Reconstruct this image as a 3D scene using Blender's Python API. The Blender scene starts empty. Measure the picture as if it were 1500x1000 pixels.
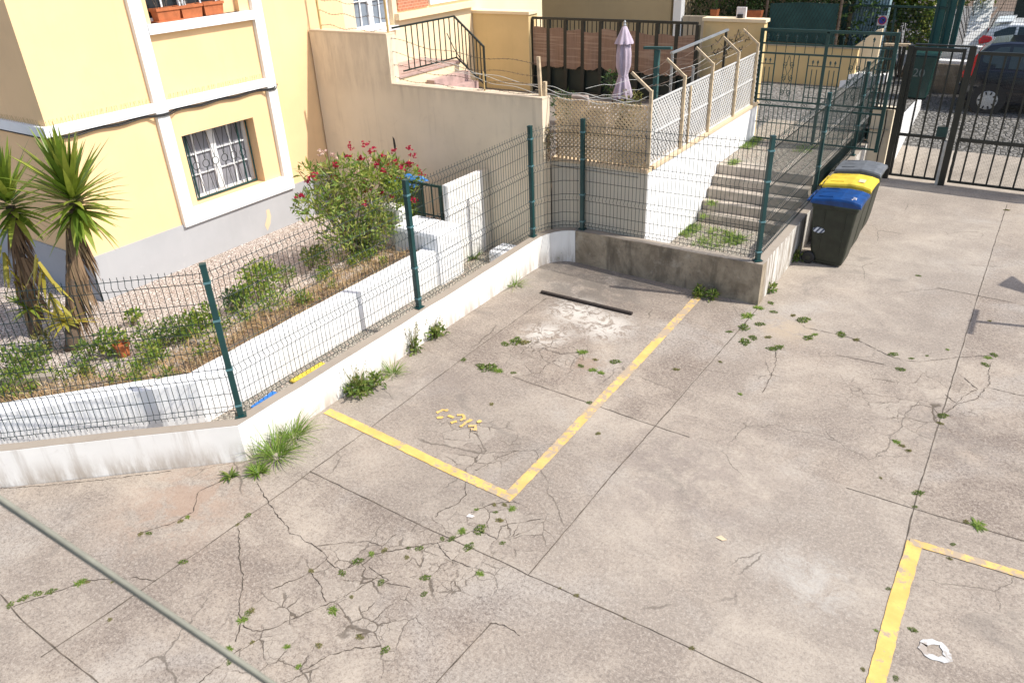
import bpy, math, random
import numpy as np
from mathutils import Vector, Matrix
random.seed(7)
rnd = random.Random(11)
SC = bpy.context.scene
COL = SC.collection
U = rnd.uniform
R = math.radians

# ------------------------------------------------------------------ camera
CAM_H = 4.95
FPX, PITCH, ROLL, YAW = 1117.37, R(29.0167), R(-2.552), R(34.873)


def _cam_matrix():
    f = np.array([0, math.cos(PITCH), -math.sin(PITCH)])
    u = np.array([0, math.sin(PITCH), math.cos(PITCH)])
    x = np.array([1.0, 0, 0])
    c, s = math.cos(ROLL), math.sin(ROLL)
    M = np.array([c * x + s * u, -s * x + c * u, f])
    S = np.array([[math.cos(YAW), -math.sin(YAW), 0], [math.sin(YAW), math.cos(YAW), 0], [0, 0, 1]])
    return M @ S.T          # rows: right, up, forward in world axes


CM = _cam_matrix()
cam = bpy.data.cameras.new('camera')
cam_ob = bpy.data.objects.new('camera', cam)
COL.objects.link(cam_ob)
cam.sensor_width = 36.0
cam.lens = FPX / 1500.0 * 36.0
cam.clip_start = 0.05
cam.clip_end = 300
m3 = Matrix(((CM[0][0], CM[1][0], -CM[2][0]), (CM[0][1], CM[1][1], -CM[2][1]), (CM[0][2], CM[1][2], -CM[2][2])))
cam_ob.matrix_world = Matrix.Translation((0, 0, CAM_H)) @ m3.to_4x4()
cam.dof.use_dof = True
cam.dof.focus_distance = 11.0
cam.dof.aperture_fstop = 7.0
SC.camera = cam_ob

# ------------------------------------------------------------------ light
SUN_E, SUN_A = R(49), R(15)       # elevation, azimuth from +x towards +y
sdir = Vector((math.cos(SUN_E) * math.cos(SUN_A), math.cos(SUN_E) * math.sin(SUN_A), math.sin(SUN_E)))
sun = bpy.data.lights.new('sun', 'SUN')
sun.energy = 3.9
sun.angle = R(0.55)
sun.color = (1.0, 0.955, 0.88)
sun_ob = bpy.data.objects.new('sun', sun)
COL.objects.link(sun_ob)
sun_ob.rotation_euler = sdir.to_track_quat('Z', 'Y').to_euler()
sun_ob.location = (20, 5, 30)
W = bpy.data.worlds.new('World')
SC.world = W
W.use_nodes = True
nt = W.node_tree
bg = nt.nodes['Background']
sky = nt.nodes.new('ShaderNodeTexSky')
sky.sky_type = 'NISHITA'
sky.sun_disc = False
sky.sun_elevation = SUN_E
sky.sun_rotation = math.pi / 2 - SUN_A
sky.air_density = 1.0
sky.dust_density = 2.0
nt.links.new(sky.outputs[0], bg.inputs[0])
bg.inputs[1].default_value = 0.15
SC.view_settings.view_transform = 'Standard'
SC.view_settings.look = 'None'
SC.view_settings.exposure = 0.44
SC.view_settings.gamma = 1.0


# ------------------------------------------------------------------ pixel helpers (solve a photo point onto a real plane)
def ray(px, py):
    d = np.array([(px - 750) / FPX, -(py - 500) / FPX, 1.0])
    return CM.T @ d


def G(px, py, z=0.0):
    d = ray(px, py)
    t = (z - CAM_H) / d[2]
    return Vector((d[0] * t, d[1] * t, z))


def XP(px, py, x):
    d = ray(px, py)
    t = x / d[0]
    return Vector((x, d[1] * t, CAM_H + d[2] * t))


def YP(px, py, y):
    d = ray(px, py)
    t = y / d[1]
    return Vector((d[0] * t, y, CAM_H + d[2] * t))


# ------------------------------------------------------------------ mesh builder
class MB:
    def __init__(s):
        s.v = []
        s.f = []

    def add(s, vs, fs):
        o = len(s.v)
        s.v += [tuple(v) for v in vs]
        s.f += [tuple(i + o for i in f) for f in fs]
        return s

    def box(s, x0, x1, y0, y1, z0, z1):
        vs = [(x0, y0, z0), (x1, y0, z0), (x1, y1, z0), (x0, y1, z0), (x0, y0, z1), (x1, y0, z1), (x1, y1, z1), (x0, y1, z1)]
        return s.add(vs, [(3, 2, 1, 0), (4, 5, 6, 7), (0, 1, 5, 4), (1, 2, 6, 5), (2, 3, 7, 6), (3, 0, 4, 7)])

    def obox(s, c, u, v, w):
        c, u, v, w = Vector(c), Vector(u), Vector(v), Vector(w)
        vs = [c - u - v - w, c + u - v - w, c + u + v - w, c - u + v - w, c - u - v + w, c + u - v + w, c + u + v + w, c - u + v + w]
        return s.add(vs, [(3, 2, 1, 0), (4, 5, 6, 7), (0, 1, 5, 4), (1, 2, 6, 5), (2, 3, 7, 6), (3, 0, 4, 7)])

    def bar(s, a, b, w, h=None, up=(0, 0, 1)):
        """square bar from a to b"""
        a, b = Vector(a), Vector(b)
        h = h or w
        d = (b - a)
        up = Vector(up)
        if abs(d.normalized().dot(up)) > .95:
            up = Vector((1, 0, 0))
        sd = d.cross(up).normalized()
        uu = sd.cross(d).normalized()
        return s.obox((a + b) / 2, sd * w / 2, d / 2, uu * h / 2)

    def tube(s, pts, r, n=6, cap=True, closed=False):
        pts = [Vector(p) for p in pts]
        k = len(pts)
        rs = r if isinstance(r, (list, tuple)) else [r] * k
        vs = []
        ref = None
        for i, p in enumerate(pts):
            if closed:
                d = pts[(i + 1) % k] - pts[i - 1]
            else:
                d = pts[min(i + 1, k - 1)] - pts[max(i - 1, 0)]
            if d.length < 1e-9:
                d = Vector((0, 0, 1))
            d.normalize()
            if ref is None:
                ref = Vector((0, 0, 1)) if abs(d.z) < .9 else Vector((1, 0, 0))
            a = d.cross(ref)
            if a.length < 1e-6:
                a = d.orthogonal()
            a.normalize()
            b = d.cross(a).normalized()
            ref = -b if False else ref
            for j in range(n):
                t = 2 * math.pi * j / n
                vs.append(p + a * (math.cos(t) * rs[i]) + b * (math.sin(t) * rs[i]))
        fs = []
        for i in range(k if closed else k - 1):
            i2 = (i + 1) % k
            for j in range(n):
                j2 = (j + 1) % n
                fs.append((i * n + j, i2 * n + j, i2 * n + j2, i * n + j2))
        if cap and not closed:
            fs.append(tuple(range(n - 1, -1, -1))[::-1])
            fs.append(tuple((k - 1) * n + j for j in range(n))[::-1])
        return s.add(vs, fs)

    def prism(s, pts, ext):
        pts = [Vector(p) for p in pts]
        e = Vector(ext)
        n = len(pts)
        vs = pts + [p + e for p in pts]
        fs = [tuple(range(n))[::-1], tuple(range(n, 2 * n))]
        for i in range(n):
            j = (i + 1) % n
            fs.append((i, j, n + j, n + i))
        return s.add(vs, fs)

    def poly(s, pts):
        return s.add(pts, [tuple(range(len(pts)))])

    def lathe(s, c, prof, n=16, axis='z'):
        """prof: list of (r, h)"""
        c = Vector(c)
        vs = []
        for r, h in prof:
            for j in range(n):
                t = 2 * math.pi * j / n
                if axis == 'z':
                    o = Vector((r * math.cos(t), r * math.sin(t), h))
                elif axis == 'y':
                    o = Vector((r * math.cos(t), h, r * math.sin(t)))
                else:
                    o = Vector((h, r * math.cos(t), r * math.sin(t)))
                vs.append(c + o)
        fs = []
        for i in range(len(prof) - 1):
            for j in range(n):
                j2 = (j + 1) % n
                fs.append((i * n + j, i * n + j2, (i + 1) * n + j2, (i + 1) * n + j))
        fs.append(tuple(range(n)))
        fs.append(tuple((len(prof) - 1) * n + j for j in range(n)))
        return s.add(vs, fs)

    def build(s, name, mat, parent=None, smooth=False, bevel=0.0, kind=None, fix=True):
        me = bpy.data.meshes.new(name)
        off = Vector(parent['_w']) if parent is not None and '_w' in parent else Vector((0, 0, 0))
        me.from_pydata([tuple(Vector(v) - off) for v in s.v], [], s.f)
        if fix:
            import bmesh
            bm = bmesh.new()
            bm.from_mesh(me)
            bmesh.ops.recalc_face_normals(bm, faces=bm.faces)
            bm.to_mesh(me)
            bm.free()
        me.materials.append(mat)
        if smooth:
            for p in me.polygons:
                p.use_smooth = True
        o = bpy.data.objects.new(name, me)
        COL.objects.link(o)
        if parent is not None:
            o.parent = parent
            o['_w'] = parent['_w'] if '_w' in parent else (0.0, 0.0, 0.0)
        else:
            o['_w'] = (0.0, 0.0, 0.0)
        if bevel:
            b = o.modifiers.new('bevel', 'BEVEL')
            b.width = bevel
            b.segments = 2
            b.limit_method = 'ANGLE'
            b.angle_limit = R(40)
        if kind:
            o['kind'] = kind
        return o


def tag(o, label, cat, group=None):
    o['label'] = label
    o['category'] = cat
    if group:
        o['group'] = group
    return o


def thing(name, loc, label, cat, group=None):
    o = bpy.data.objects.new(name, None)
    COL.objects.link(o)
    o.location = loc
    o.empty_display_size = .1
    o['_w'] = tuple(float(c) for c in loc)
    return tag(o, label, cat, group)


def dup(root, loc, label=None, rot=0.0, scale=1.0):
    c = root.copy()
    COL.objects.link(c)
    c.location = loc
    c.rotation_euler = (0, 0, rot)
    c.scale = (scale, scale, scale)
    if label:
        c['label'] = label
    for ch in list(root.children):
        d = ch.copy()
        COL.objects.link(d)
        d.parent = c
        for g in list(ch.children):
            e = g.copy()
            COL.objects.link(e)
            e.parent = d
    return c


# ------------------------------------------------------------------ materials
class NT:
    def __init__(s, name):
        s.m = bpy.data.materials.new(name)
        s.m.use_nodes = True
        s.t = s.m.node_tree
        s.b = s.t.nodes['Principled BSDF']
        g = s.n('ShaderNodeNewGeometry')
        s.pos = g.outputs['Position']
        s.isl = g.outputs['Random Per Island']

    def n(s, k):
        return s.t.nodes.new(k)

    def L(s, a, b):
        s.t.links.new(a, b)

    def val(s, sock, v):
        if hasattr(v, 'links'):
            s.L(v, sock)
        else:
            sock.default_value = v

    def map(s, sc=(1, 1, 1), loc=(0, 0, 0), rot=(0, 0, 0), src=None):
        k = s.n('ShaderNodeMapping')
        s.L(src or s.pos, k.inputs[0])
        k.inputs['Location'].default_value = loc
        k.inputs['Rotation'].default_value = rot
        k.inputs['Scale'].default_value = sc
        return k.outputs[0]

    def noise(s, scale, detail=4, rough=.55, dist=0, vec=None, col=False):
        k = s.n('ShaderNodeTexNoise')
        s.L(vec or s.pos, k.inputs['Vector'])
        k.inputs['Scale'].default_value = scale
        k.inputs['Detail'].default_value = detail
        k.inputs['Roughness'].default_value = rough
        k.inputs['Distortion'].default_value = dist
        return k.outputs['Color' if col else 'Fac']

    def vor(s, scale, feat='F1', out='Distance', vec=None, rand=1):
        k = s.n('ShaderNodeTexVoronoi')
        k.feature = feat
        s.L(vec or s.pos, k.inputs['Vector'])
        k.inputs['Scale'].default_value = scale
        k.inputs['Randomness'].default_value = rand
        return k.outputs[out]

    def ramp(s, f, a, b, va=0., vb=1.):
        k = s.n('ShaderNodeMapRange')
        k.interpolation_type = 'SMOOTHSTEP'
        s.L(f, k.inputs[0])
        k.inputs[1].default_value = a
        k.inputs[2].default_value = b
        k.inputs[3].default_value = va
        k.inputs[4].default_value = vb
        return k.outputs[0]

    def math(s, op, a, b=0.0):
        k = s.n('ShaderNodeMath')
        k.operation = op
        s.val(k.inputs[0], a)
        s.val(k.inputs[1], b)
        return k.outputs[0]

    def mix(s, f, a, b, mode='MIX'):
        k = s.n('ShaderNodeMix')
        k.data_type = 'RGBA'
        k.blend_type = mode
        s.val(k.inputs[0], f)
        for so, v in ((k.inputs[6], a), (k.inputs[7], b)):
            if hasattr(v, 'links'):
                s.L(v, so)
            else:
                so.default_value = (v[0], v[1], v[2], 1)
        return k.outputs[2]

    def sep(s, src=None):
        k = s.n('ShaderNodeSeparateXYZ')
        s.L(src or s.pos, k.inputs[0])
        return k.outputs

    def near(s, c, r0, r1):
        """1 near world point c fading to 0 between r0 and r1"""
        k = s.n('ShaderNodeVectorMath')
        k.operation = 'DISTANCE'
        s.L(s.pos, k.inputs[0])
        k.inputs[1].default_value = c
        return s.ramp(k.outputs['Value'], r0, r1, 1., 0.)

    def bump(s, h, st=.3, dist=.01):
        k = s.n('ShaderNodeBump')
        k.inputs['Strength'].default_value = st
        k.inputs['Distance'].default_value = dist
        s.L(h, k.inputs['Height'])
        s.L(k.outputs[0], s.b.inputs['Normal'])

    def fin(s, col, rough=.8, metal=0., spec=None):
        if hasattr(col, 'links'):
            s.L(col, s.b.inputs['Base Color'])
        else:
            s.b.inputs['Base Color'].default_value = (*col, 1)
        s.val(s.b.inputs['Roughness'], rough)
        s.b.inputs['Metallic'].default_value = metal
        if spec is not None:
            s.b.inputs['Specular IOR Level'].default_value = spec
        return s.m


def simple(name, c, rough=.7, var=.12, scale=6, bump=.1, metal=0., bscale=60, spec=None):
    n = NT(name)
    d = tuple(x * (1 - var * 2) for x in c)
    f = n.noise(scale, 5, .6)
    f2 = n.noise(scale * 7, 3, .6)
    col = n.mix(n.ramp(f, .3, .7), d, c)
    col = n.mix(n.math('MULTIPLY', n.ramp(f2, .45, .75), .35), col, tuple(x * (1 - var) * .8 for x in c))
    if bump:
        n.bump(n.noise(bscale, 4, .6), bump, .006)
    return n.fin(col, rough, metal, spec)


def yard_concrete():
    n = NT('weathered_yard_concrete')
    big = n.noise(.50, 9, .70, .7)
    drag = n.noise(1., 8, .70, .8, vec=n.map((.6, 1.2, 1), (2, 8, 0)))
    mid = n.noise(2.6, 8, .75, .4)
    fine = n.noise(30, 4, .8)
    grit = n.noise(70, 2, .85)
    # soiling level: broad soft stains that hold dirt in the open grain
    lev = n.math('ADD', n.math('MULTIPLY', big, 1.15), n.math('ADD', n.math('MULTIPLY', drag, .55), n.math('MULTIPLY', mid, .60)))
    soil = n.ramp(lev, .96, 1.50)
    c = n.mix(soil, (.222, .179, .146), (.44, .374, .302))
    c = n.mix(n.math('MULTIPLY', n.ramp(n.noise(.8, 5, .6, .5, vec=n.map((1, 1, 1), (31, 2, 0))), .5, .72), .34), c, (.41, .325, .25))
    c = n.mix(n.math('MULTIPLY', n.ramp(n.noise(.7, 5, .6, .5, vec=n.map((1, 1, 1), (3, 52, 0))), .52, .70), .45), c, (.40, .37, .335))
    grain = n.math('ADD', n.math('MULTIPLY', fine, .65), n.math('MULTIPLY', grit, .45))
    open_ = n.math('SUBTRACT', 1.25, n.math('MULTIPLY', soil, .75))
    c = n.mix(n.math('MULTIPLY', n.ramp(grain, .555, .44), n.math('MULTIPLY', open_, .72)), c, (.125, .10, .084))
    c = n.mix(n.math('MULTIPLY', n.ramp(grain, .56, .67), n.math('MULTIPLY', open_, .38)), c, (.56, .50, .43))
    # each cast slab has its own tone
    sx, sy, sz = n.sep()
    tone = 0.0
    for sock, at_, amt in ((sx, -5.40, -.07), (sx, -2.665, .10), (sx, -.045, -.12), (sy, 3.95, .09), (sy, 6.53, -.11), (sy, 9.1, .06), (sy, 11.72, .07)):
        tone = n.math('ADD', n.math('MULTIPLY', n.math('GREATER_THAN', sock, at_), amt), tone)
    c = n.mix(n.math('MULTIPLY', n.ramp(tone, -.15, .15), .30), c, (.47, .42, .355))
    for p_, r1_, amt_, cc_ in ((G(270, 738), 1.0, .6, (.36, .245, .175)), (G(1155, 482), .6, .75, (.43, .345, .25)), (G(860, 532), .35, .7, (.30, .215, .155)), (G(1010, 700), 1.5, .42, (.19, .155, .14)), (G(640, 560), 1.1, .35, (.20, .165, .145)), (G(1390, 640), 1.0, .35, (.21, .185, .165)), (G(1300, 480), 1.2, .3, (.22, .19, .165))):
        k_ = n.math('MULTIPLY', n.near(p_, .08, r1_), n.ramp(n.noise(3.2, 8, .72, 1.0), .40, .58))
        c = n.mix(n.math('MULTIPLY', k_, amt_), c, cc_)
    # oily stains
    st = n.math('MULTIPLY', n.ramp(n.noise(.9, 5, .6, 1.5, vec=n.map((1, 1, 1), (70, 5, 0))), .62, .72), .38)
    c = n.mix(st, c, (.17, .15, .13))
    # darker mottled patches, strongest at the foot of the grey wall
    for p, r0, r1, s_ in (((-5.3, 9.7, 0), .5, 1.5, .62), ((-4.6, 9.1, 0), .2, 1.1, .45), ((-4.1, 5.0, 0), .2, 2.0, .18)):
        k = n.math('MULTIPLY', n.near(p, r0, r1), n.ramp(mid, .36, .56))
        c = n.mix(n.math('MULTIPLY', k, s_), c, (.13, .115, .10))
    # spilled cement
    sp = n.noise(5, 6, .75, 1.5)
    for p, r1 in ((G(885, 478), .62), (G(842, 455), .6), (G(800, 490), .5)):
        k = n.math('MULTIPLY', n.near(p, .05, r1), n.ramp(sp, .43, .53))
        c = n.mix(n.math('MULTIPLY', k, .75), c, (.64, .60, .54))
    pw = n.math('MULTIPLY', n.near(G(1185, 850), .05, .6), n.ramp(n.noise(3, 6, .75, 1), .36, .66))
    c = n.mix(n.math('MULTIPLY', pw, .55), c, (.50, .48, .44))
    # broken crazed band
    cr = None
    for p, r0, r1 in ((G(520, 880), .35, 1.0), (G(650, 815), .3, .85), (G(440, 930), .3, .9), (G(740, 775), .2, .6), (G(690, 650), .2, .8), (G(1335, 590), .2, 1.1), (G(800, 520), .2, .9)):
        k = n.near(p, r0, r1)
        cr = k if cr is None else n.math('MAXIMUM', cr, k)
    warp = n.n('ShaderNodeVectorMath')
    warp.operation = 'MULTIPLY_ADD'
    n.L(n.noise(4, 4, .6, col=True), warp.inputs[0])
    warp.inputs[1].default_value = (.18, .18, 0)
    n.L(n.pos, warp.inputs[2])
    wv = n.map((1, 1, 0), src=warp.outputs[0])
    e = n.vor(4.2, 'DISTANCE_TO_EDGE', vec=wv)
    e2 = n.vor(9.5, 'DISTANCE_TO_EDGE', vec=wv)
    line = n.ramp(e, .012, .028, 1, 0)
    line2 = n.math('MULTIPLY', n.ramp(e2, .012, .03, 1, 0), n.ramp(n.noise(1.7, 3, .5), .47, .56))
    ln = n.math('MAXIMUM', line, n.math('MULTIPLY', line2, .8))
    brk = n.ramp(n.noise(2.6, 4, .6, vec=n.map((1, 1, 1), (5, 5, 5))), .44, .56)
    ln = n.math('MULTIPLY', n.math('MULTIPLY', ln, brk), cr)
    cell = n.vor(4.2, 'F1', 'Color', vec=wv)
    cs = n.sep(cell)
    c = n.mix(n.math('MULTIPLY', n.math('MULTIPLY', cr, n.ramp(cs[0], .6, .65)), .22), c, (.50, .44, .365))
    c = n.mix(n.math('MULTIPLY', ln, .85), c, (.10, .08, .06))
    # random hairlines all over
    hv = n.map((1, 1, 0), (13, 7, 0), src=warp.outputs[0])
    h = n.math('MULTIPLY', n.ramp(n.vor(.85, 'DISTANCE_TO_EDGE', vec=hv), .002, .006, 1, 0), n.ramp(n.noise(.9, 3, .5, vec=n.map((1, 1, 1), (1, 40, 0))), .52, .60))
    c = n.mix(n.math('MULTIPLY', h, .7), c, (.12, .10, .08))
    hb = n.math('SUBTRACT', grain, n.math('MULTIPLY', ln, 1.5))
    n.bump(hb, .4, .012)
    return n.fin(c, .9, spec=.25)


def painted_wall(name, c, dirt, streak=.4, zt=None, patch=.2, stainz=None, rough=.85):
    """painted render: faint mottling, rain streaks, rising dirt"""
    n = NT(name)
    c2 = tuple(x * .93 for x in c)
    col = n.mix(n.ramp(n.noise(1.2, 5, .6), .35, .65), c, c2)
    st = n.noise(1., 5, .65, vec=n.map((7, 7, .55)))
    col = n.mix(n.math('MULTIPLY', n.ramp(st, .52, .74), streak), col, dirt)
    pt = n.ramp(n.noise(3.5, 7, .72, .8), .56, .72)
    col = n.mix(n.math('MULTIPLY', pt, patch), col, dirt)
    if stainz:
        z0, z1, amt, sc_ = stainz       # dirt growing from z1 (none) to z0 (full)
        zz = n.ramp(n.sep()[2], z0, z1, 1, 0)
        k = n.math('MULTIPLY', zz, n.ramp(n.noise(1., 6, .7, vec=n.map((sc_, sc_, 1.2))), .34, .62))
        col = n.mix(n.math('MULTIPLY', k, amt), col, dirt)
    n.bump(n.noise(70, 4, .65), .12, .006)
    return n.fin(col, rough, spec=.3)


def grey_wall_mat():
    n = NT('mossy_raw_concrete')
    a = n.noise(2.0, 7, .7, .5)
    s_ = n.noise(1., 6, .65, vec=n.map((3.5, 3.5, .8)))
    c = n.mix(n.ramp(a, .35, .65), (.215, .175, .125), (.40, .335, .245))
    c = n.mix(n.math('MULTIPLY', n.ramp(s_, .48, .68), .75), c, (.11, .092, .07))
    c = n.mix(n.math('MULTIPLY', n.ramp(n.noise(2.7, 6, .7, vec=n.map((1, 1, 1), (4, 0, 8))), .55, .68), .6), c, (.44, .395, .32))
    c = n.mix(n.math('MULTIPLY', n.ramp(n.noise(22, 4, .7), .55, .72), .4), c, (.11, .10, .085))
    n.bump(n.noise(35, 6, .7), .35, .012)
    return n.fin(c, .92, spec=.2)


def side_wall_mat():
    n = NT('streaked_white_parapet_paint')
    s_ = n.noise(1., 6, .68, dist=1.2, vec=n.map((7, 7, 1.1)))
    c = n.mix(n.ramp(s_, .40, .60), (.62, .60, .56), (.30, .26, .215))
    c = n.mix(n.math('MULTIPLY', n.ramp(n.noise(6, 6, .7), .55, .7), .5), c, (.20, .18, .155))
    z = n.ramp(n.sep()[2], .0, .28, 1, 0)
    c = n.mix(n.math('MULTIPLY', n.math('MULTIPLY', z, n.ramp(n.noise(5, 5, .7), .35, .6)), .6), c, (.25, .21, .16))
    n.bump(n.noise(60, 4, .6), .2, .008)
    return n.fin(c, .9, spec=.2)


def gravel_mat(name='crushed_marble_gravel', sc=34, light=(.64, .57, .50), dark=(.30, .25, .21)):
    n = NT(name)
    cell = n.sep(n.vor(sc, 'F1', 'Color'))
    e = n.vor(sc, 'DISTANCE_TO_EDGE')
    c = n.mix(cell[0], tuple(x * .68 for x in light), light)
    c = n.mix(n.math('MULTIPLY', n.ramp(cell[1], .7, .9), .6), c, (.50, .38, .31))
    c = n.mix(n.ramp(e, .02, .14, 1, 0), c, dark)
    c = n.mix(n.math('MULTIPLY', n.ramp(n.noise(2, 5, .6), .5, .7), .35), c, (.36, .29, .22))
    n.bump(e, 1., .03)
    return n.fin(c, .85, spec=.3)


def cobble_mat():
    n = NT('granite_setts')
    w = n.map((1, 1, .01))
    e = n.vor(9.5, 'DISTANCE_TO_EDGE', vec=w, rand=.75)
    cell = n.sep(n.vor(9.5, 'F1', 'Color', vec=w, rand=.75))
    c = n.mix(cell[0], (.17, .162, .15), (.28, .265, .245))
    c = n.mix(n.ramp(e, .02, .09, 1, 0), c, (.055, .052, .04))
    c = n.mix(n.math('MULTIPLY', n.ramp(n.noise(1.3, 5, .6), .5, .62), .5), c, (.20, .185, .16))
    n.bump(n.ramp(e, 0, .2), .8, .03)
    return n.fin(c, .75)


def leaf_mat(name, cols, rough=.45, trans=.35, spec=.4):
    n = NT(name)
    k = n.n('ShaderNodeValToRGB')
    el = k.color_ramp.elements
    el[0].position = 0
    el[0].color = (*cols[0], 1)
    el[1].position = 1
    el[1].color = (*cols[-1], 1)
    for i, c in enumerate(cols[1:-1]):
        x = el.new((i + 1) / (len(cols) - 1))
        x.color = (*c, 1)
    n.L(n.isl, k.inputs[0])
    col = n.mix(n.math('MULTIPLY', n.ramp(n.noise(9, 3, .6), .4, .7), .3), k.outputs[0], tuple(c * .55 for c in cols[0]))
    m = n.fin(col, rough, spec=spec)
    out = n.t.nodes['Material Output']
    tr = n.n('ShaderNodeBsdfTranslucent')
    n.L(col, tr.inputs[0])
    mx = n.n('ShaderNodeMixShader')
    mx.inputs[0].default_value = trans
    n.L(n.b.outputs[0], mx.inputs[1])
    n.L(tr.outputs[0], mx.inputs[2])
    n.L(mx.outputs[0], out.inputs[0])
    return m


def paint_marking(name, c, under=(.36, .30, .245), wear=.5):
    n = NT(name)
    f = n.noise(13, 6, .75, .4)
    g = n.noise(2.2, 4, .6)
    th = n.math('ADD', f, n.math('MULTIPLY', n.math('SUBTRACT', g, .5), 1.1))
    k = n.ramp(th, wear - .05, wear + .06)
    cc = n.mix(n.ramp(n.noise(4, 4, .6), .35, .65), c, tuple(x * .82 for x in c))
    cc = n.mix(n.math('MULTIPLY', n.ramp(n.noise(60, 3, .7), .55, .75), .35), cc, tuple(x * .6 for x in c))
    cc = n.mix(n.math('MULTIPLY', k, .85), cc, under)
    n.bump(n.noise(60, 4, .7), .3, .008)
    return n.fin(cc, .85, spec=.25)


def glass_mat(name, c=(.02, .025, .03), rough=.06):
    n = NT(name)
    return n.fin(c, rough, spec=.6)


M = {}
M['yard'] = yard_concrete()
M['white'] = painted_wall('white_wall_paint', (.84, .84, .835), (.50, .46, .40), .07, patch=.07)
M['lowwhite'] = painted_wall('weathered_white_parapet_paint', (.80, .785, .75), (.34, .28, .22), .42, patch=.16, stainz=(-.02, .34, .8, 6))
M['yellow'] = painted_wall('pale_yellow_house_paint', (.88, .605, .335), (.66, .46, .25), .16, patch=.09)
M['yellow2'] = painted_wall('cream_house_paint', (.84, .68, .45), (.6, .5, .33), .06, patch=.04)
M['tan'] = painted_wall('sandy_pillar_paint', (.70, .52, .26), (.45, .33, .17), .15, patch=.08)
M['plinth'] = painted_wall('grey_plinth_paint', (.42, .425, .44), (.56, .55, .54), .10, patch=.22)
M['trim'] = painted_wall('white_trim_paint', (.86, .86, .85), (.55, .50, .43), .12, patch=.08)
M['beige'] = painted_wall('stained_beige_wall_paint', (.78, .67, .50), (.42, .34, .25), .36, patch=.16, stainz=(2.60, 2.25, .35, 6))
M['beigetop'] = painted_wall('weathered_wall_coping', (.66, .55, .41), (.30, .25, .19), .35, patch=.45)
M['lowbeige'] = painted_wall('dull_beige_wall_paint', (.64, .575, .46), (.40, .35, .27), .18, patch=.12)
M['ochre'] = painted_wall('ochre_coping_paint', (.68, .53, .35), (.5, .33, .18), .2, patch=.25)
M['grey'] = grey_wall_mat()
M['side'] = side_wall_mat()
M['coping'] = painted_wall('bare_cement_coping', (.35, .30, .245), (.22, .18, .14), .3, patch=.5)
M['gravel'] = gravel_mat(sc=21, light=(.78, .68, .61), dark=(.20, .155, .125))
M['gravel2'] = gravel_mat('pebble_path', 20, (.50, .45, .37), (.17, .15, .12))
M['soil'] = simple('dry_bed_soil', (.20, .135, .088), .95, .22, 5, .8, bscale=40)
M['step'] = simple('worn_step_stone', (.52, .45, .37), .9, .16, 3, .4)
M['terr'] = simple('terrace_tiles', (.20, .175, .15), .8, .12, 2, .1)
M['cobble'] = cobble_mat()
M['apron'] = simple('driveway_cement', (.46, .40, .33), .9, .14, 2.2, .3)
M['oldwall'] = painted_wall('old_street_wall_render', (.42, .36, .27), (.2, .17, .13), .5, patch=.35)
M['oldgrey'] = grey_wall_mat()
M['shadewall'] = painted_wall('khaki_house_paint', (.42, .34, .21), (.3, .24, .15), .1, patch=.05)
M['green'] = simple('dark_green_fence_paint', (.008, .052, .052), .42, .12, 5, 0, spec=.5)
M['wire'] = simple('green_coated_wire', (.006, .024, .024), .5, .1, 5, 0)
M['clip'] = simple('blue_grey_clip_plastic', (.10, .22, .24), .5, .1, 9, 0)
M['dgate'] = simple('dark_bronze_gate_paint', (.022, .024, .018), .4, .15, 6, 0, spec=.5)
M['ggate'] = simple('bottle_green_gate_paint', (.01, .05, .044), .45, .12, 5, 0)
M['gmesh'] = simple('grey_gate_mesh_wire', (.022, .024, .02), .6, .1, 5, 0)
M['silver'] = simple('galvanised_steel', (.42, .44, .45), .45, .1, 9, 0, metal=.6)
M['palepost'] = simple('chipped_pale_post_paint', (.55, .53, .48), .7, .15, 6, .1)
M['mustard'] = simple('mustard_post_paint', (.60, .42, .17), .7, .15, 9, .1)
M['tanpost'] = simple('tan_post_paint', (.66, .52, .34), .75, .2, 12, .15)
M['barb'] = simple('rusty_barbed_wire', (.13, .09, .065), .8, .2, 20, 0)
M['line'] = simple('pale_clothesline_cord', (.62, .62, .58), .7, .1, 20, 0)
M['black'] = simple('black_rubber', (.015, .015, .016), .65, .1, 9, .1)
M['lattice'] = simple('white_plastic_lattice', (.60, .595, .575), .6, .08, 3, 0)
M['latticeold'] = simple('yellowed_plastic_lattice', (.78, .58, .34), .65, .18, 3, 0)
M['iron'] = simple('dark_green_iron_paint', (.012, .022, .018), .5, .1, 9, 0)
M['glass'] = glass_mat('dark_window_glass')
M['curtain'] = simple('grey_roller_blind', (.27, .27, .30), .7, .08, 4, 0)
M['blueblind'] = simple('blue_grey_shutter', (.22, .26, .31), .7, .15, 5, 0)
M['frame'] = simple('white_window_frame_paint', (.84, .85, .86), .5, .03, 4, 0)
M['terra'] = simple('terracotta_pot_clay', (.50, .15, .052), .8, .14, 9, .15)
M['potsoil'] = simple('potting_soil', (.055, .035, .022), .95, .2, 30, .5)
M['brick'] = None
M['yline'] = paint_marking('worn_yellow_road_paint', (.78, .505, .15), wear=.60)
M['yline2'] = paint_marking('badly_worn_yellow_road_paint', (.76, .49, .165), wear=.50)
M['wmark'] = paint_marking('white_chalky_paint', (.62, .62, .61), wear=.47)
M['crack'] = simple('dirt_in_cracks', (.10, .078, .058), .95, .25, 12, .3)
M['joint'] = simple('earth_in_slab_joints', (.15, .12, .09), .95, .3, 7, .3)
M['timber'] = simple('blackened_batten_wood', (.045, .033, .026), .85, .25, 25, .5)
M['binbody'] = simple('olive_black_bin_plastic', (.026, .032, .020), .48, .22, 7, .12, spec=.45)
M['binrim'] = simple('green_bin_rim_plastic', (.035, .060, .040), .42, .08, 4, .05)
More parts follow.
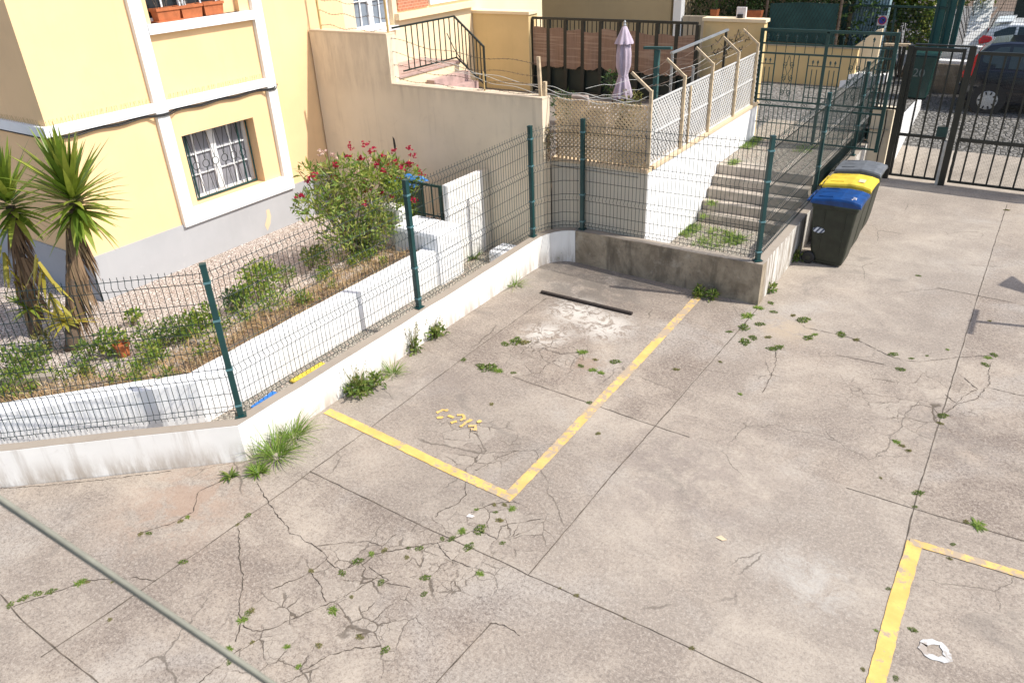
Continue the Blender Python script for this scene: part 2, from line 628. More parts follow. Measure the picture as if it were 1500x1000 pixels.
M['lidblue'] = simple('blue_bin_lid_plastic', (.002, .058, .235), .42, .22, 7, .08)
M['lidyel'] = simple('yellow_bin_lid_plastic', (.80, .58, .05), .5, .13, 7, .08)
M['lidgrey'] = simple('grey_bin_lid_plastic', (.15, .16, .172), .55, .18, 7, .08)
M['sticker'] = None
M['umb'] = simple('lilac_parasol_cloth', (.50, .42, .50), .9, .1, 4, .2, bscale=30)
M['mat'] = None
M['sheetgreen'] = simple('dark_green_sheet_metal', (.018, .03, .022), .55, .2, 3, 0)
M['net'] = simple('teal_shade_net', (.035, .105, .10), .85, .15, 3, .2)
M['lblue'] = simple('pale_blue_corrugated_sheet', (.36, .50, .55), .55, .15, 2, 0)
M['tealsheet'] = simple('teal_panel_paint', (.012, .10, .088), .45, .15, 2, 0)
M['plastic_blue'] = simple('sky_blue_tarp', (.02, .20, .62), .55, .12, 6, .3, bscale=12)
M['cushion'] = simple('pale_mauve_cushion_cloth', (.42, .35, .31), .9, .1, 5, .2)
M['blackcar'] = simple('near_black_car_paint', (.008, .009, .016), .18, .05, 2, 0, spec=.6)
M['whitecar'] = simple('white_car_paint', (.75, .78, .80), .2, .02, 2, 0, spec=.6)
M['carglass'] = glass_mat('tinted_car_glass', (.03, .045, .045), .03)
M['carglass2'] = glass_mat('pale_green_rear_glass', (.16, .24, .22), .05)
M['taillight'] = simple('red_tail_light_lens', (.55, .02, .015), .2, .05, 3, 0, spec=.6)
M['hub'] = simple('silver_grey_hubcap', (.50, .51, .51), .4, .05, 8, 0, metal=.2)
M['signred'] = simple('red_sign_enamel', (.50, .03, .05), .4, .05, 3, 0)
M['signblue'] = simple('blue_sign_enamel', (.03, .06, .36), .4, .05, 3, 0)
M['signwhite'] = simple('white_sign_plate', (.75, .70, .68), .5, .05, 3, 0)
M['pink'] = simple('pinkish_marble_tiles', (.52, .36, .32), .6, .15, 6, 0)
M['dishgrey'] = simple('street_bin_green_plastic', (.008, .05, .042), .4, .1, 4, 0)
M['cable'] = simple('grey_green_clothesline', (.24, .235, .185), .6, .1, 30, 0)
M['graffiti'] = simple('white_sprayed_paint', (.17, .21, .20), .7, .05, 5, 0)
M['blackpaint'] = simple('black_sprayed_paint', (.03, .028, .025), .7, .05, 5, 0)

L = {}
L['yucca'] = leaf_mat('yucca_leaf', [(.09, .15, .018), (.16, .24, .028), (.27, .34, .045), (.38, .42, .07)], .38, .35)
L['yuccadead'] = leaf_mat('dead_yucca_leaf', [(.17, .11, .07), (.30, .20, .12), (.12, .085, .055), (.38, .27, .15)], .8, .15, .1)
L['yuccayel'] = leaf_mat('yellowing_yucca_leaf', [(.38, .32, .04), (.30, .28, .05), (.45, .33, .04)], .5, .25)
L['bush'] = leaf_mat('oleander_leaf', [(.09, .16, .03), (.16, .25, .04), (.27, .33, .06), (.38, .36, .09)], .45, .3)
L['dark'] = leaf_mat('dark_shrub_leaf', [(.02, .05, .012), (.045, .095, .02), (.08, .14, .03)], .5, .3)
L['bright'] = leaf_mat('bright_shrub_leaf', [(.09, .17, .025), (.17, .27, .04), (.28, .36, .05), (.40, .40, .08)], .45, .4)
L['red'] = leaf_mat('crimson_petal', [(.45, .012, .05), (.55, .03, .09), (.32, .01, .035)], .6, .3)
L['palep'] = leaf_mat('faded_pink_petal', [(.70, .45, .40), (.75, .62, .48)], .6, .3)
L['whitep'] = leaf_mat('white_petal', [(.75, .68, .68), (.80, .72, .70)], .6, .3)
L['dry'] = leaf_mat('dry_straw', [(.45, .28, .13), (.62, .43, .23), (.28, .16, .08), (.72, .58, .38), (.50, .30, .13), (.22, .24, .07)], .85, .2, .1)
L['grass'] = leaf_mat('fresh_grass_blade', [(.13, .24, .03), (.20, .33, .05), (.30, .41, .08), (.38, .41, .13)], .5, .5)
L['weed'] = leaf_mat('weed_leaf', [(.085, .155, .03), (.14, .22, .04), (.22, .29, .06), (.29, .30, .085)], .5, .45)
L['moss'] = leaf_mat('olive_moss_leaf', [(.16, .16, .045), (.24, .20, .06), (.13, .17, .04), (.30, .22, .10)], .7, .2)
L['stem'] = simple('grey_brown_bark', (.19, .14, .10), .9, .2, 15, .4)
L['trunk'] = simple('fibrous_yucca_bark', (.16, .115, .08), .95, .25, 25, .8)


def brick_mat():
    n = NT('orange_brick_facing')
    k = n.n('ShaderNodeTexBrick')
    n.L(n.map((1, 1, 1), rot=(0, R(90), R(90))), k.inputs['Vector'])
    k.inputs['Color1'].default_value = (.50, .19, .10, 1)
    k.inputs['Color2'].default_value = (.42, .15, .085, 1)
    k.inputs['Mortar'].default_value = (.55, .36, .24, 1)
    k.inputs['Scale'].default_value = 4.5
    k.inputs['Mortar Size'].default_value = .02
    return n.fin(k.outputs[0], .9)


def mat_reed():
    n = NT('woven_reed_screen')
    w = n.noise(1., 3, .5, vec=n.map((55, 55, 2)))
    h = n.noise(1., 2, .5, vec=n.map((1.5, 1.5, 24)))
    c = n.mix(w, (.165, .098, .062), (.36, .235, .165))
    c = n.mix(n.math('MULTIPLY', n.ramp(h, .5, .62), .55), c, (.42, .30, .215))
    return n.fin(c, .9)


def sticker_mat():
    n = NT('striped_reflective_sticker')
    s_ = n.sep()
    k = n.math('SINE', n.math('MULTIPLY', n.math('ADD', s_[0], n.math('MULTIPLY', s_[2], -.7)), 95.))
    return n.fin(n.mix(n.ramp(k, -.1, .1), (.62, .66, .72), (.05, .07, .12)), .4)


M['brick'] = brick_mat()
M['mat'] = mat_reed()
M['sticker'] = sticker_mat()


# ------------------------------------------------------------------ generic shape helpers
def ribbon(mb, pts, w, z=.004, jit=0., seg=.12, wj=.0):
    """flat strip along ground polyline"""
    P = []
    for a, b in zip(pts[:-1], pts[1:]):
        a, b = Vector(a), Vector(b)
        k = max(1, int((b - a).length / seg))
        for i in range(k):
            P.append(a.lerp(b, i / k))
    P.append(Vector(pts[-1]))
    if jit:
        P = [p + Vector((U(-jit, jit), U(-jit, jit), 0)) for p in P]
    vs = []
    for i, p in enumerate(P):
        d = P[min(i + 1, len(P) - 1)] - P[max(i - 1, 0)]
        nrm = Vector((-d.y, d.x, 0)).normalized()
        ww = w * (1 + U(-wj, wj)) / 2
        vs += [Vector((p.x, p.y, z)) + nrm * ww, Vector((p.x, p.y, z)) - nrm * ww]
    fs = [(2 * i, 2 * i + 1, 2 * i + 3, 2 * i + 2) for i in range(len(P) - 1)]
    mb.add(vs, fs)


def holed_x(mb, x, y0, y1, z0, z1, holes, depth):
    """wall face at x=const facing +x with rectangular openings and reveals going to x-depth"""
    ys = sorted({y0, y1, *[h[0] for h in holes], *[h[1] for h in holes]})
    zs = sorted({z0, z1, *[h[2] for h in holes], *[h[3] for h in holes]})
    for a, b in zip(ys[:-1], ys[1:]):
        for c, d in zip(zs[:-1], zs[1:]):
            if any(h[0] <= a and b <= h[1] and h[2] <= c and d <= h[3] for h in holes):
                continue
            mb.add([(x, a, c), (x, b, c), (x, b, d), (x, a, d)], [(0, 1, 2, 3)])
    for a, b, c, d in holes:
        e = x - depth
        mb.add([(x, a, c), (e, a, c), (e, a, d), (x, a, d)], [(0, 1, 2, 3)])
        mb.add([(x, b, c), (x, b, d), (e, b, d), (e, b, c)], [(0, 1, 2, 3)])
        mb.add([(x, a, d), (e, a, d), (e, b, d), (x, b, d)], [(0, 1, 2, 3)])
        mb.add([(x, a, c), (x, b, c), (e, b, c), (e, a, c)], [(0, 1, 2, 3)])


def offset_path(P, th):
    """offset polyline to its left by th with mitres"""
    out = []
    for i, p in enumerate(P):
        p = Vector((p[0], p[1]))
        ds = []
        if i > 0:
            ds.append((p - Vector(P[i - 1][:2])).normalized())
        if i < len(P) - 1:
            ds.append((Vector(P[i + 1][:2]) - p).normalized())
        ns = [Vector((-d.y, d.x)) for d in ds]
        nn = sum(ns, Vector((0, 0)))
        nn.normalize()
        k = th / max(.4, nn.dot(ns[0]))
        out.append(p + nn * k)
    return out


def wall_path(P, th, zt, z0=-.3):
    """returns (wall MB, coping MB): P front polyline, thickness to the left, zt list of top heights"""
    Q, Z = [], []
    for i in range(len(P) - 1):
        a, b = Vector(P[i][:2]), Vector(P[i + 1][:2])
        k = max(1, int((b - a).length / .28))
        nr = Vector((-(b - a).y, (b - a).x)).normalized()
        for j in range(k):
            q = a.lerp(b, j / k) + nr * (U(-.005, .005) if j else 0)
            Q.append((q.x, q.y))
            Z.append(zt[i] + (zt[i + 1] - zt[i]) * j / k + (U(-.006, .006) if j else 0))
    Q.append(tuple(P[-1][:2]))
    Z.append(zt[-1])
    P, zt = Q, Z
    B = offset_path(P, th)
    mb, cp = MB(), MB()
    n = len(P)
    vs = []
    for i in range(n):
        f, b = P[i], B[i]
        vs += [(f[0], f[1], z0), (f[0], f[1], zt[i]), (b[0], b[1], zt[i]), (b[0], b[1], z0)]
    fs = []
    for i in range(n - 1):
        a, b = 4 * i, 4 * i + 4
        fs += [(a, b, b + 1, a + 1), (a + 1, b + 1, b + 2, a + 2), (a + 2, b + 2, b + 3, a + 3)]
    fs += [(0, 1, 2, 3), (4 * n - 4, 4 * n - 1, 4 * n - 2, 4 * n - 3)]
    mb.add(vs, fs)
    Pi, Bi = offset_path(P, .006), offset_path(P, th - .006)
    cv = []
    for i in range(n):
        cv += [(Pi[i][0], Pi[i][1], zt[i] + .004), (Bi[i][0], Bi[i][1], zt[i] + .004)]
    cp.add(cv, [(2 * i, 2 * i + 2, 2 * i + 3, 2 * i + 1) for i in range(n - 1)])
    return mb, cp


def leaf(mb, p, d, ln, w, fold=.25, droop=.0, nrm=None):
    """pointed folded leaf from p along d"""
    d = Vector(d).normalized()
    nrm = Vector(nrm) if nrm is not None else Vector((U(-1, 1), U(-1, 1), U(.2, 1)))
    s = d.cross(nrm)
    if s.length < 1e-4:
        s = d.orthogonal()
    s.normalize()
    up = s.cross(d).normalized()
    mid = Vector(p) + d * ln * .5 - up * ln * fold * .12
    tip = Vector(p) + d * ln + Vector((0, 0, -droop * ln))
    mb.add([p, mid + s * w / 2 + up * w * fold, tip, mid - s * w / 2 + up * w * fold], [(0, 1, 2), (0, 2, 3)])


def rdir(zlo=-1., zhi=1.):
    a = U(0, 2 * math.pi)
    z = U(zlo, zhi)
    r = math.sqrt(max(0, 1 - z * z))
    return Vector((r * math.cos(a), r * math.sin(a), z))


def leaf_cloud(mb, blobs, n, ln, w, shell=.5):
    tot = sum(b[1][0] * b[1][1] * b[1][2] for b in blobs)
    for c, r in blobs:
        k = int(n * r[0] * r[1] * r[2] / tot)
        for _ in range(k):
            d = rdir()
            t = shell + (1 - shell) * U(0, 1) if U(0, 1) < .75 else U(0, 1)
            p = Vector(c) + Vector((d.x * r[0], d.y * r[1], d.z * r[2])) * t
            q = (d * .6 + rdir() * .8 + Vector((0, 0, .25)))
            leaf(mb, p, q, ln * U(.6, 1.2), w * U(.7, 1.2))


def blade(mb, p, d, ln, w, bend, seg=3):
    """curved grass or strap blade"""
    d = Vector(d).normalized()
    s = d.cross(Vector((0, 0, 1)))
    if s.length < .05:
        s = Vector((U(-1, 1), U(-1, 1), 0))
    s.normalize()
    p = Vector(p)
    vs = []
    q = p.copy()
    for i in range(seg + 1):
        t = i / seg
        ww = w * (1 - t ** 1.6) * (.75 + .5 * min(1, t * 3)) / 2
        if i == seg:
            vs.append(q)
        else:
            vs += [q + s * ww, q - s * ww]
        d = (d + Vector((0, 0, -bend / seg))).normalized()
        q = q + d * ln / seg
    fs = []
    for i in range(seg - 1):
        fs.append((2 * i, 2 * i + 1, 2 * i + 3, 2 * i + 2))
    fs.append((2 * seg - 2, 2 * seg - 1, 2 * seg))
    mb.add(vs, fs)


def tuft(mb, p, r, n, h, w, spread=1.0, bend=.9):
    for _ in range(n):
        a = U(0, 6.28)
        rr = r * math.sqrt(U(0, 1))
        q = Vector(p) + Vector((math.cos(a) * rr * .6, math.sin(a) * rr * .6, 0))
        d = Vector((math.cos(a) * spread * U(.2, 1), math.sin(a) * spread * U(.2, 1), U(.5, 1.2)))
        blade(mb, q, d, h * U(.5, 1.1), w * U(.7, 1.2), bend * U(.4, 1.3))


# ================================================================== SETTING
def struct(o):
    o['kind'] = 'structure'
    return o


# base earth far below everything
struct(MB().add([(-80, -40, -.6), (60, -40, -.6), (60, 90, -.6), (-80, 90, -.6)], [(0, 1, 2, 3)]).build('ground', M['soil']))
# yard slab: right of the parapet line
FX = -6.12          # front face of the left parapet
yard_pts = [(-9.4, .86), (-6.14, 3.72), (-6.2, 9.6), (-5.9, 10.1), (-2.7, 10.0), (-2.8, 17.3), (-2.3, 17.0), (30, 16.9), (30, -15), (-25, -15), (-25, -12)]
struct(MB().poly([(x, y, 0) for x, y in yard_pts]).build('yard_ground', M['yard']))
# garden
GX0, GX1 = -11.05, -7.25


def gz(x, y=0):
    t = min(1, max(0, (x - GX0) / (GX1 - GX0)))
    return .13 + .33 * t


gm = MB()
gxs = [-40, -16, -11.2] + [-11.05 + i * .38 for i in range(11)]
gys = [-16, -8, -2, 0, 1, 2, 3, 4, 5, 6, 7, 8, 9, 10.4]
gv, gf = [], []
for j, y in enumerate(gys):
    for i, x in enumerate(gxs):
        gv.append((x, y, gz(x) + (U(-.015, .015) if x > -11 else 0)))

def diag_at(y):
    """x of the garden retaining wall's inner top edge on its slanting stretch"""
    return -7.30 - max(0.0, 3.92 - y) * 1.15


gf = []
nx = len(gxs)
for j in range(len(gys) - 1):
    for i in range(nx - 1):
        gf.append((j * nx + i, j * nx + i + 1, (j + 1) * nx + i + 1, (j + 1) * nx + i))
# pull the sheet back where the retaining wall runs at a slant
gv2 = []
for x, y, z in gv:
    lim = diag_at(y)
    if x > lim:
        z = gz(lim)
        x = lim + (x - lim) * .001
    gv2.append((x, y, z))
gm.add(gv2, gf)
struct(gm.build('garden_gravel', M['gravel'], smooth=True))
# soil strip along the retaining wall
sm = MB()
sv, sf = [], []
ys = [-6 + i * .1 for i in range(145)]
for y in ys:
    x1 = diag_at(y) + .02
    wob = .16 * math.sin(y * 1.9) + .10 * math.sin(y * 5.3 + 1) + U(-.07, .07)
    for k, (dx, dz) in enumerate(((0, .03), (-.2, .06), (-.38, .055), (-.52 + wob * .6, .03), (-.68 + wob, -.03))):
        sv.append((x1 + dx, y, gz(x1 + dx) + dz + U(-.02, .02)))
for j in range(len(ys) - 1):
    for i in range(4):
        sf.append((j * 5 + i, j * 5 + i + 1, (j + 1) * 5 + i + 1, (j + 1) * 5 + i))
sm.add(sv, sf)
struct(sm.build('garden_soil', M['soil'], smooth=True))
# sunken passage between parapet and garden wall, stair foot, landing, terrace
struct(MB().poly([(-6.2, 9.97, .01), (-8.9, 9.97, .01), (-8.9, 8.0, .01), (-7.15, 8.0, .01), (-7.12, 3.9, .01), (-9.5, 1.2, .01), (-9.5, .95, .01), (-6.25, 3.8, .01)][::-1]).build('passage_floor', M['gravel2']))
struct(MB().poly([(-4.55, 10.08, .13), (-2.86, 10.05, .13), (-2.86, 12.5, .13), (-4.55, 12.5, .13)]).build('stair_foot_ground', M['gravel2']))
struct(MB().poly([(-4.55, 13.2, .935), (-2.86, 13.2, .945), (-2.86, 17.0, .93), (-4.75, 17.0, .92), (-4.75, 15.2, .935), (-4.55, 15.2, .935)]).build('landing_path', M['gravel2']))
struct(MB().poly([(-11.2, 10.2, 1.5), (-4.7, 10.2, 1.5), (-4.7, 15.3, 1.5), (-11.2, 15.3, 1.5)]).build('terrace_floor', M['terr']))
# street
struct(MB().poly([(-40, 15.4, .90), (-4.75, 15.4, .90), (-4.75, 17.0, .912), (-2.4, 17.0, .912), (-2.4, 20.2, .90), (-2.4, 40, .9), (-40, 40, .9)]).build('street', M['cobble']))
rm = MB()
rx = [-2.36, 8, 30]
ry = [(16.9, -.005), (17.3, .06), (18.38, .30)]
rm.add([(x, y, z) for y, z in ry for x in rx], [(j * 3 + i, j * 3 + i + 1, j * 3 + i + 4, j * 3 + i + 3) for j in range(2) for i in range(2)])
struct(rm.build('driveway_ramp', M['apron']))
rm = MB()
ry = [(18.38, .296), (20.2, .70), (22.3, .72), (40, .74)]
rm.add([(x, y, z) for y, z in ry for x in rx], [(j * 3 + i, j * 3 + i + 1, j * 3 + i + 4, j * 3 + i + 3) for j in range(3) for i in range(2)])
struct(rm.build('street_by_gate', M['cobble']))

# ------------------------------------------------------------------ slab joints, cracks
jm = MB()
JO = [[(60, 962), (165, 893), (290, 808), (415, 720), (535, 632), (674, 528), (740, 480), (800, 437)],
      [(454, 690), (648, 784), (735, 822), (774, 842), (845, 873), (950, 920), (1118, 1000), (1200, 1040)],
      [(600, 1045), (640, 998), (720, 912)], [(774, 842), (893, 700), (960, 624), (1075, 492), (1110, 452)],
      [(1265, 1040), (1278, 990), (1310, 855), (1345, 720), (1400, 540), (1440, 410), (1475, 300)],
      [(752, 552), (853, 587), (960, 624), (1010, 640)], [(1240, 714), (1335, 744), (1500, 792)],
      [(1370, 421), (1483, 443)], [(0, 870), (35, 910), (100, 965), (145, 1000)], [(1225, 520), (1296, 534)]]
for P in JO:
    ribbon(jm, [G(*p) for p in P], .0095, .003, .004, .10, .45)
struct(jm.build('slab_joints', M['joint']))
cm = MB()
CR = [[(376, 705), (392, 735), (400, 745), (408, 757), (420, 770), (425, 780), (440, 785), (447, 792), (460, 798), (474, 808), (480, 820), (490, 830), (503, 835), (520, 823)],
      [(510, 832), (545, 812), (600, 802), (640, 795), (665, 788), (700, 776)], [(400, 862), (430, 850), (455, 838), (475, 822), (480, 814)],
      [(350, 772), (350, 800), (352, 830), (357, 845), (352, 880), (350, 898), (355, 905), (345, 940)],
      [(355, 915), (370, 925), (400, 920), (430, 905), (460, 893), (490, 880), (520, 865), (545, 850), (560, 840), (575, 838)],
      [(684, 690), (681, 705), (682, 725), (670, 738), (645, 748), (638, 757)], [(456, 838), (470, 858), (477, 880)],
      [(460, 800), (500, 795), (540, 793), (560, 800), (580, 782)], [(690, 750), (720, 738), (752, 735), (772, 742)], [(695, 690), (730, 670), (757, 660)],
      [(1370, 612), (1385, 605), (1405, 590), (1430, 585), (1442, 570), (1450, 562), (1448, 545), (1452, 530)],
      [(1385, 578), (1400, 590), (1420, 575), (1432, 570), (1420, 560), (1405, 548)], [(1445, 567), (1500, 580), (1540, 590)],
      [(1165, 468), (1180, 480), (1230, 490), (1260, 500), (1300, 520), (1320, 527), (1345, 530), (1400, 524), (1456, 520)],
      [(290, 1000), (330, 968), (352, 950)], [(440, 985), (480, 960), (520, 950), (560, 945)], [(720, 912), (745, 918), (762, 930)],
      [(1137, 512), (1136, 535), (1125, 560), (1117, 575)], [(795, 510), (820, 518), (853, 516)], [(200, 782), (250, 767), (283, 750), (290, 720), (330, 702)],
      [(0, 715), (60, 712), (170, 700), (250, 690)], [(20, 888), (85, 866), (128, 850), (200, 846), (230, 850)],
      [(640, 795), (660, 820), (690, 830)], [(700, 776), (730, 790), (735, 770), (760, 765), (790, 760)], [(540, 830), (570, 850), (558, 853), (600, 860)]]
for P in CR:
    ribbon(cm, [G(*p) for p in P], .0065, .0035, .009, .03, .8)
struct(cm.build('ground_cracks', M['crack']))


# ================================================================== PAINTED MARKINGS
def marking(name, polys, mat, w, label, cat='road marking', z=.006, group=None, jit=.002, seg=.05, wj=.05):
    mb = MB()
    for i, P in enumerate(polys):
        ribbon(mb, [G(*p) for p in P], w, z + i * .0012, jit, seg, wj)
    return tag(mb.build(name, mat), label, cat, group)


marking('bay_line', [[(479, 602), (560, 640), (648, 683), (752, 730)]], M['yline'], .115, 'solid yellow parking line running from the white parapet to the bay corner')
marking('bay_line', [[(748, 724), (800, 671), (865, 602), (925, 540), (1022, 436)]], M['yline2'], .115, 'long worn yellow parking line ending at the foot of the grey concrete wall', z=.0075)
marking('bay_line', [[(1200, 1300), (1272, 1040), (1283, 1000), (1310, 895), (1340, 795)]], M['yline'], .125, 'yellow parking line beside the long slab joint, near the white painted ring')
marking('bay_line', [[(1332, 793), (1420, 819), (1500, 843), (1560, 860), (1800, 934)]], M['yline2'], .085, 'faded, broken yellow parking line above the white painted ring', z=.0075)
marking('bay_number', [[(640, 605), (648, 601), (657, 602)], [(640, 612), (650, 611)], [(656, 609), (665, 612)], [(660, 620), (669, 618)], [(669, 609), (678, 608), (681, 613), (674, 617)],
                       [(674, 626), (690, 615)], [(687, 625), (696, 624), (697, 630), (689, 630)], [(699, 620), (704, 617)]], M['yline'], .036, 'worn yellow stencilled number on the concrete inside the parking bay', 'painted number', jit=.007, seg=.022, wj=.45)
marking('painted_ring', [[(1352, 944), (1356, 941), (1366, 940), (1378, 943), (1385, 951), (1390, 966), (1376, 966), (1366, 963), (1357, 958), (1351, 950), (1353, 943)]], M['wmark'], .05, 'white hand painted ring on the bare concrete inside the right bay', 'painted ring', jit=.004, seg=.02, wj=.35)

# ================================================================== PARAPET WALLS
c0 = (-6.12, 3.74)
P = [(-9.7, .59), (-8.0, 2.10), (-7.0, 2.98), c0, (-6.12, 5.5), (-6.11, 7.5), (-6.10, 9.45)]
ZT = [.44, .44, .445, .45, .45, .46, .49]
for i in range(1, 7):
    a = i / 6 * math.pi / 2
    P.append((-6.10 + .42 * (1 - math.cos(a)), 9.53 + .52 * math.sin(a)))
    ZT.append(.49 + .05 * i / 6)
wall, cop = wall_path(P, .14, ZT)
t = thing('low_parapet_wall', (-6.2, 6, 0), 'long low white parapet carrying the green mesh fence, curved at its far end', 'wall')
wall.build('wall_face', M['lowwhite'], t)
cop.build('coping', M['coping'], t)
P2 = [(-5.675, 10.05), (-4.2, 9.99), (-2.64, 9.93)]
wall, cop = wall_path(P2, .17, [.54, .58, .62])
t = thing('concrete_parapet_wall', (-4.2, 10, 0), 'dark stained bare concrete parapet at the head of the parking bay', 'wall')
wall.build('wall_face', M['grey'], t)
cop.build('coping', M['coping'], t)
P3 = [(-2.642, 9.945), (-2.66, 12), (-2.70, 15), (-2.73, 17.15)]
wall, cop = wall_path(P3, .20, [.618, .62, .62, .62])
t = thing('side_parapet_wall', (-2.75, 13, 0), 'streaked dirty white parapet behind the wheelie bins', 'wall')
wall.build('wall_face', M['side'], t)
cop.build('coping', M['coping'], t)

# garden retaining wall
zr = .56
P = [(-9.75, .90), (-7.95, 2.98), (-7.08, 3.95), (-7.08, 5.6), (-7.08, 8.236)]
wall, cop = wall_path(P, .24, [zr, zr, zr, zr + .02, zr + .02], z0=-.2)
tag(wall.build('retaining_wall', M['white']), 'smooth white garden retaining wall behind the mesh fence', 'wall')
# end block with rounded top
mb = MB()
mb.box(-7.95, -7.02, 8.24, 8.86, -.1, .84)
tag(mb.build('wall_block', M['white'], bevel=.07), 'chunky white block with rounded edges ending the garden wall', 'wall')
mb = MB().box(-8.75, -8.0, 8.5, 8.78, -.1, 1.0)
tag(mb.build('wall_block', M['lowwhite'], bevel=.05), 'shorter white block half hidden by the flowering oleander', 'wall')
# white slab wall (meter wall) with open cracked end
t = thing('slab_wall', (-7.4, 9.4, 0), 'tall white slab wall standing against the stained beige wall', 'wall')
MB().prism([(-7.25, 8.84, -.05), (-7.25, 9.78, -.05), (-7.25, 9.78, 1.39), (-7.25, 8.84, 1.40)], (-.10, 0, 0)).build('wall_face', M['lowwhite'], t, bevel=.015)
MB().box(-7.40, -7.27, 9.785, 9.955, -.05, 1.36).build('rough_end', M['lowbeige'], t)
mb = MB().box(-6.92, -6.42, 9.35, 9.80, -.05, .22)
tag(mb.build('kerb_block', M['white'], bevel=.05), 'small low white block by the curve of the fence', 'block')
# little green side gate
t = thing('side_gate', (-8.0, 9.3, 0), 'narrow green metal gate between the white block and white slab', 'gate')
mb = MB()
for z in (.15, 1.30):
    mb.bar((-8.35, 9.0, z), (-7.52, 9.0, z), .035)
for x in (-8.35, -7.52):
    mb.bar((x, 9.0, .1), (x, 9.0, 1.32), .04)
mb.build('gate_frame', M['ggate'], t)
mb = MB()
for x in (-8.1, -7.9, -7.7):
    mb.bar((x, 9.0, .17), (x, 9.0, 1.28), .018)
mb.bar((-8.33, 9.0, .8), (-7.54, 9.0, .8), .02)
mb.build('bars', M['ggate'], t)

# ================================================================== YELLOW HOUSE
BX = -11.05
hs = thing('yellow_house', (BX, 7.5, 0), 'pale yellow house with white trim bands and grey plinth', 'house')
Y0, Y1 = 5.115, 10.9
lw = (7.06, 8.46, 1.045, 2.16)
uw = (7.02, 8.62, 3.80, 5.3)
mb = MB()
holed_x(mb, BX, Y0, Y1, -.2, 9., [lw, uw], .30)
mb.add([(BX, Y0, -.2), (BX, Y0, 9), (-22, Y0, 9), (-22, Y0, -.2)], [(0, 1, 2, 3)])
mb.add([(-22, Y0, -.2), (-22, Y0, 9), (-22, Y1, 9), (-22, Y1, -.2)], [(0, 1, 2, 3)])
mb.add([(BX, Y0, 9), (BX, Y1, 9), (-22, Y1, 9), (-22, Y0, 9)], [(0, 1, 2, 3)])
mb.add([(BX, Y1, -.2), (-22, Y1, -.2), (-22, Y1, 9), (BX, Y1, 9)], [(0, 1, 2, 3)])
mb.build('wall', M['yellow'], hs, fix=False)
mb = MB()
mb.box(BX + .002, BX + .022, Y0 - .02, 9.975, -.2, .825)
mb.box(-22, BX + .022, Y0 - .022, Y0 - .002, -.2, .825)
mb.build('plinth', M['plinth'], hs)
tp = .065
mb = MB()
mb.box(BX + .002, BX + tp, Y0 - tp, 6.70, 2.60, 2.735)
mb.box(-22, BX - .002, Y0 - tp, Y0 - .002, 2.60, 2.735)
mb.box(BX + .002, BX + tp, 6.905, 8.83, 2.60, 2.735)
mb.build('string_course', M['trim'], hs)
mb = MB()
mb.box(BX + .002, BX + tp + .01, 6.70, 6.905, .785, 7.5)
mb.box(BX + .002, BX + tp + .01, 8.83, 9.02, .785, 7.5)
mb.box(BX + .002, BX + tp + .008, 6.905, 8.83, .785, 1.044)
mb.build('window_surround', M['trim'], hs)
mb = MB()
mb.box(BX - .29, BX + .09, 6.91, 8.825, 3.665, 3.80)
mb.build('window_sill', M['trim'], hs)
mb = MB()
pk = [(388, 330), (391, 318), (390, 308), (394, 306), (397, 316), (396, 328), (392, 338)]
mb.prism([XP(px, py, BX + .0235) for px, py in pk], (.0015, 0, 0))
mb.build('peeled_patch', M['ochre'], hs)
# bird spikes and cable
mb = MB()
y = Y0
while y < 8.8:
    if not 6.68 < y < 6.92:
        for dx in (.02, .045):
            mb.tube([(BX + dx, y, 2.735), (BX + dx + .012, y + U(-.03, .03), 2.735 + .085)], .0022, 3, cap=False)
    y += .045
for i in range(40):
    x = BX - i * .05
    mb.tube([(x, Y0 - .03, 2.735), (x + U(-.03, .03), Y0 - .04, 2.82)], .0022, 3, cap=False)
mb.build('bird_spikes', M['mustard'], hs, kind='stuff')
mb = MB()
pts = [Vector((-14, Y0 - .03, 2.585)), Vector((BX + .03, Y0 - .03, 2.575))]
yy = Y0
while yy < 9.05:
    xx = BX + .035
    if 6.66 < yy < 6.94 or yy > 8.8:
        xx = BX + tp + .025
    pts.append(Vector((xx, yy, 2.575 + .012 * math.sin(yy * 9))))
    yy += .12
pts.append(Vector((BX + .02, 9.06, 2.62)))
mb.tube(pts, .014, 5)
mb.tube([p + Vector((.008, .02, -.022)) for p in pts[1:]], .010, 5)
mb.build('cable', M['black'], hs)


def window(parent, x, y0, y1, z0, z1, nx, nz, pane='glass', back=None):
    fr = MB()
    w = .06
    fr.box(x - .03, x, y0 + .002, y0 + w, z0 + .002, z1 - .002)
    fr.box(x - .03, x, y1 - w, y1 - .002, z0 + .002, z1 - .002)
    fr.box(x - .03, x, y0 + w, y1 - w, z0 + .002, z0 + w)
    fr.box(x - .03, x, y0 + w, y1 - w, z1 - w, z1 - .002)
    ym = (y0 + y1) / 2
    fr.box(x - .03, x + .012, ym - .06, ym + .06, z0 + w, z1 - w)
    for half in ((y0 + w, ym - .06), (ym + .06, y1 - w)):
        for i in range(1, nx):
            yy = half[0] + (half[1] - half[0]) * i / nx
            fr.box(x - .024, x - .004, yy - .013, yy + .013, z0 + w, z1 - w)
        for i in range(1, nz):
            zz = z0 + w + (z1 - z0 - 2 * w) * i / nz
            fr.box(x - .022, x - .002, half[0], half[1], zz - .012, zz + .012)
    f = fr.build('window', M['frame'], parent)
    MB().box(x - .05, x - .035, y0 + .01, y1 - .01, z0 + .01, z1 - .01).build('pane', M[pane], f)
    return f


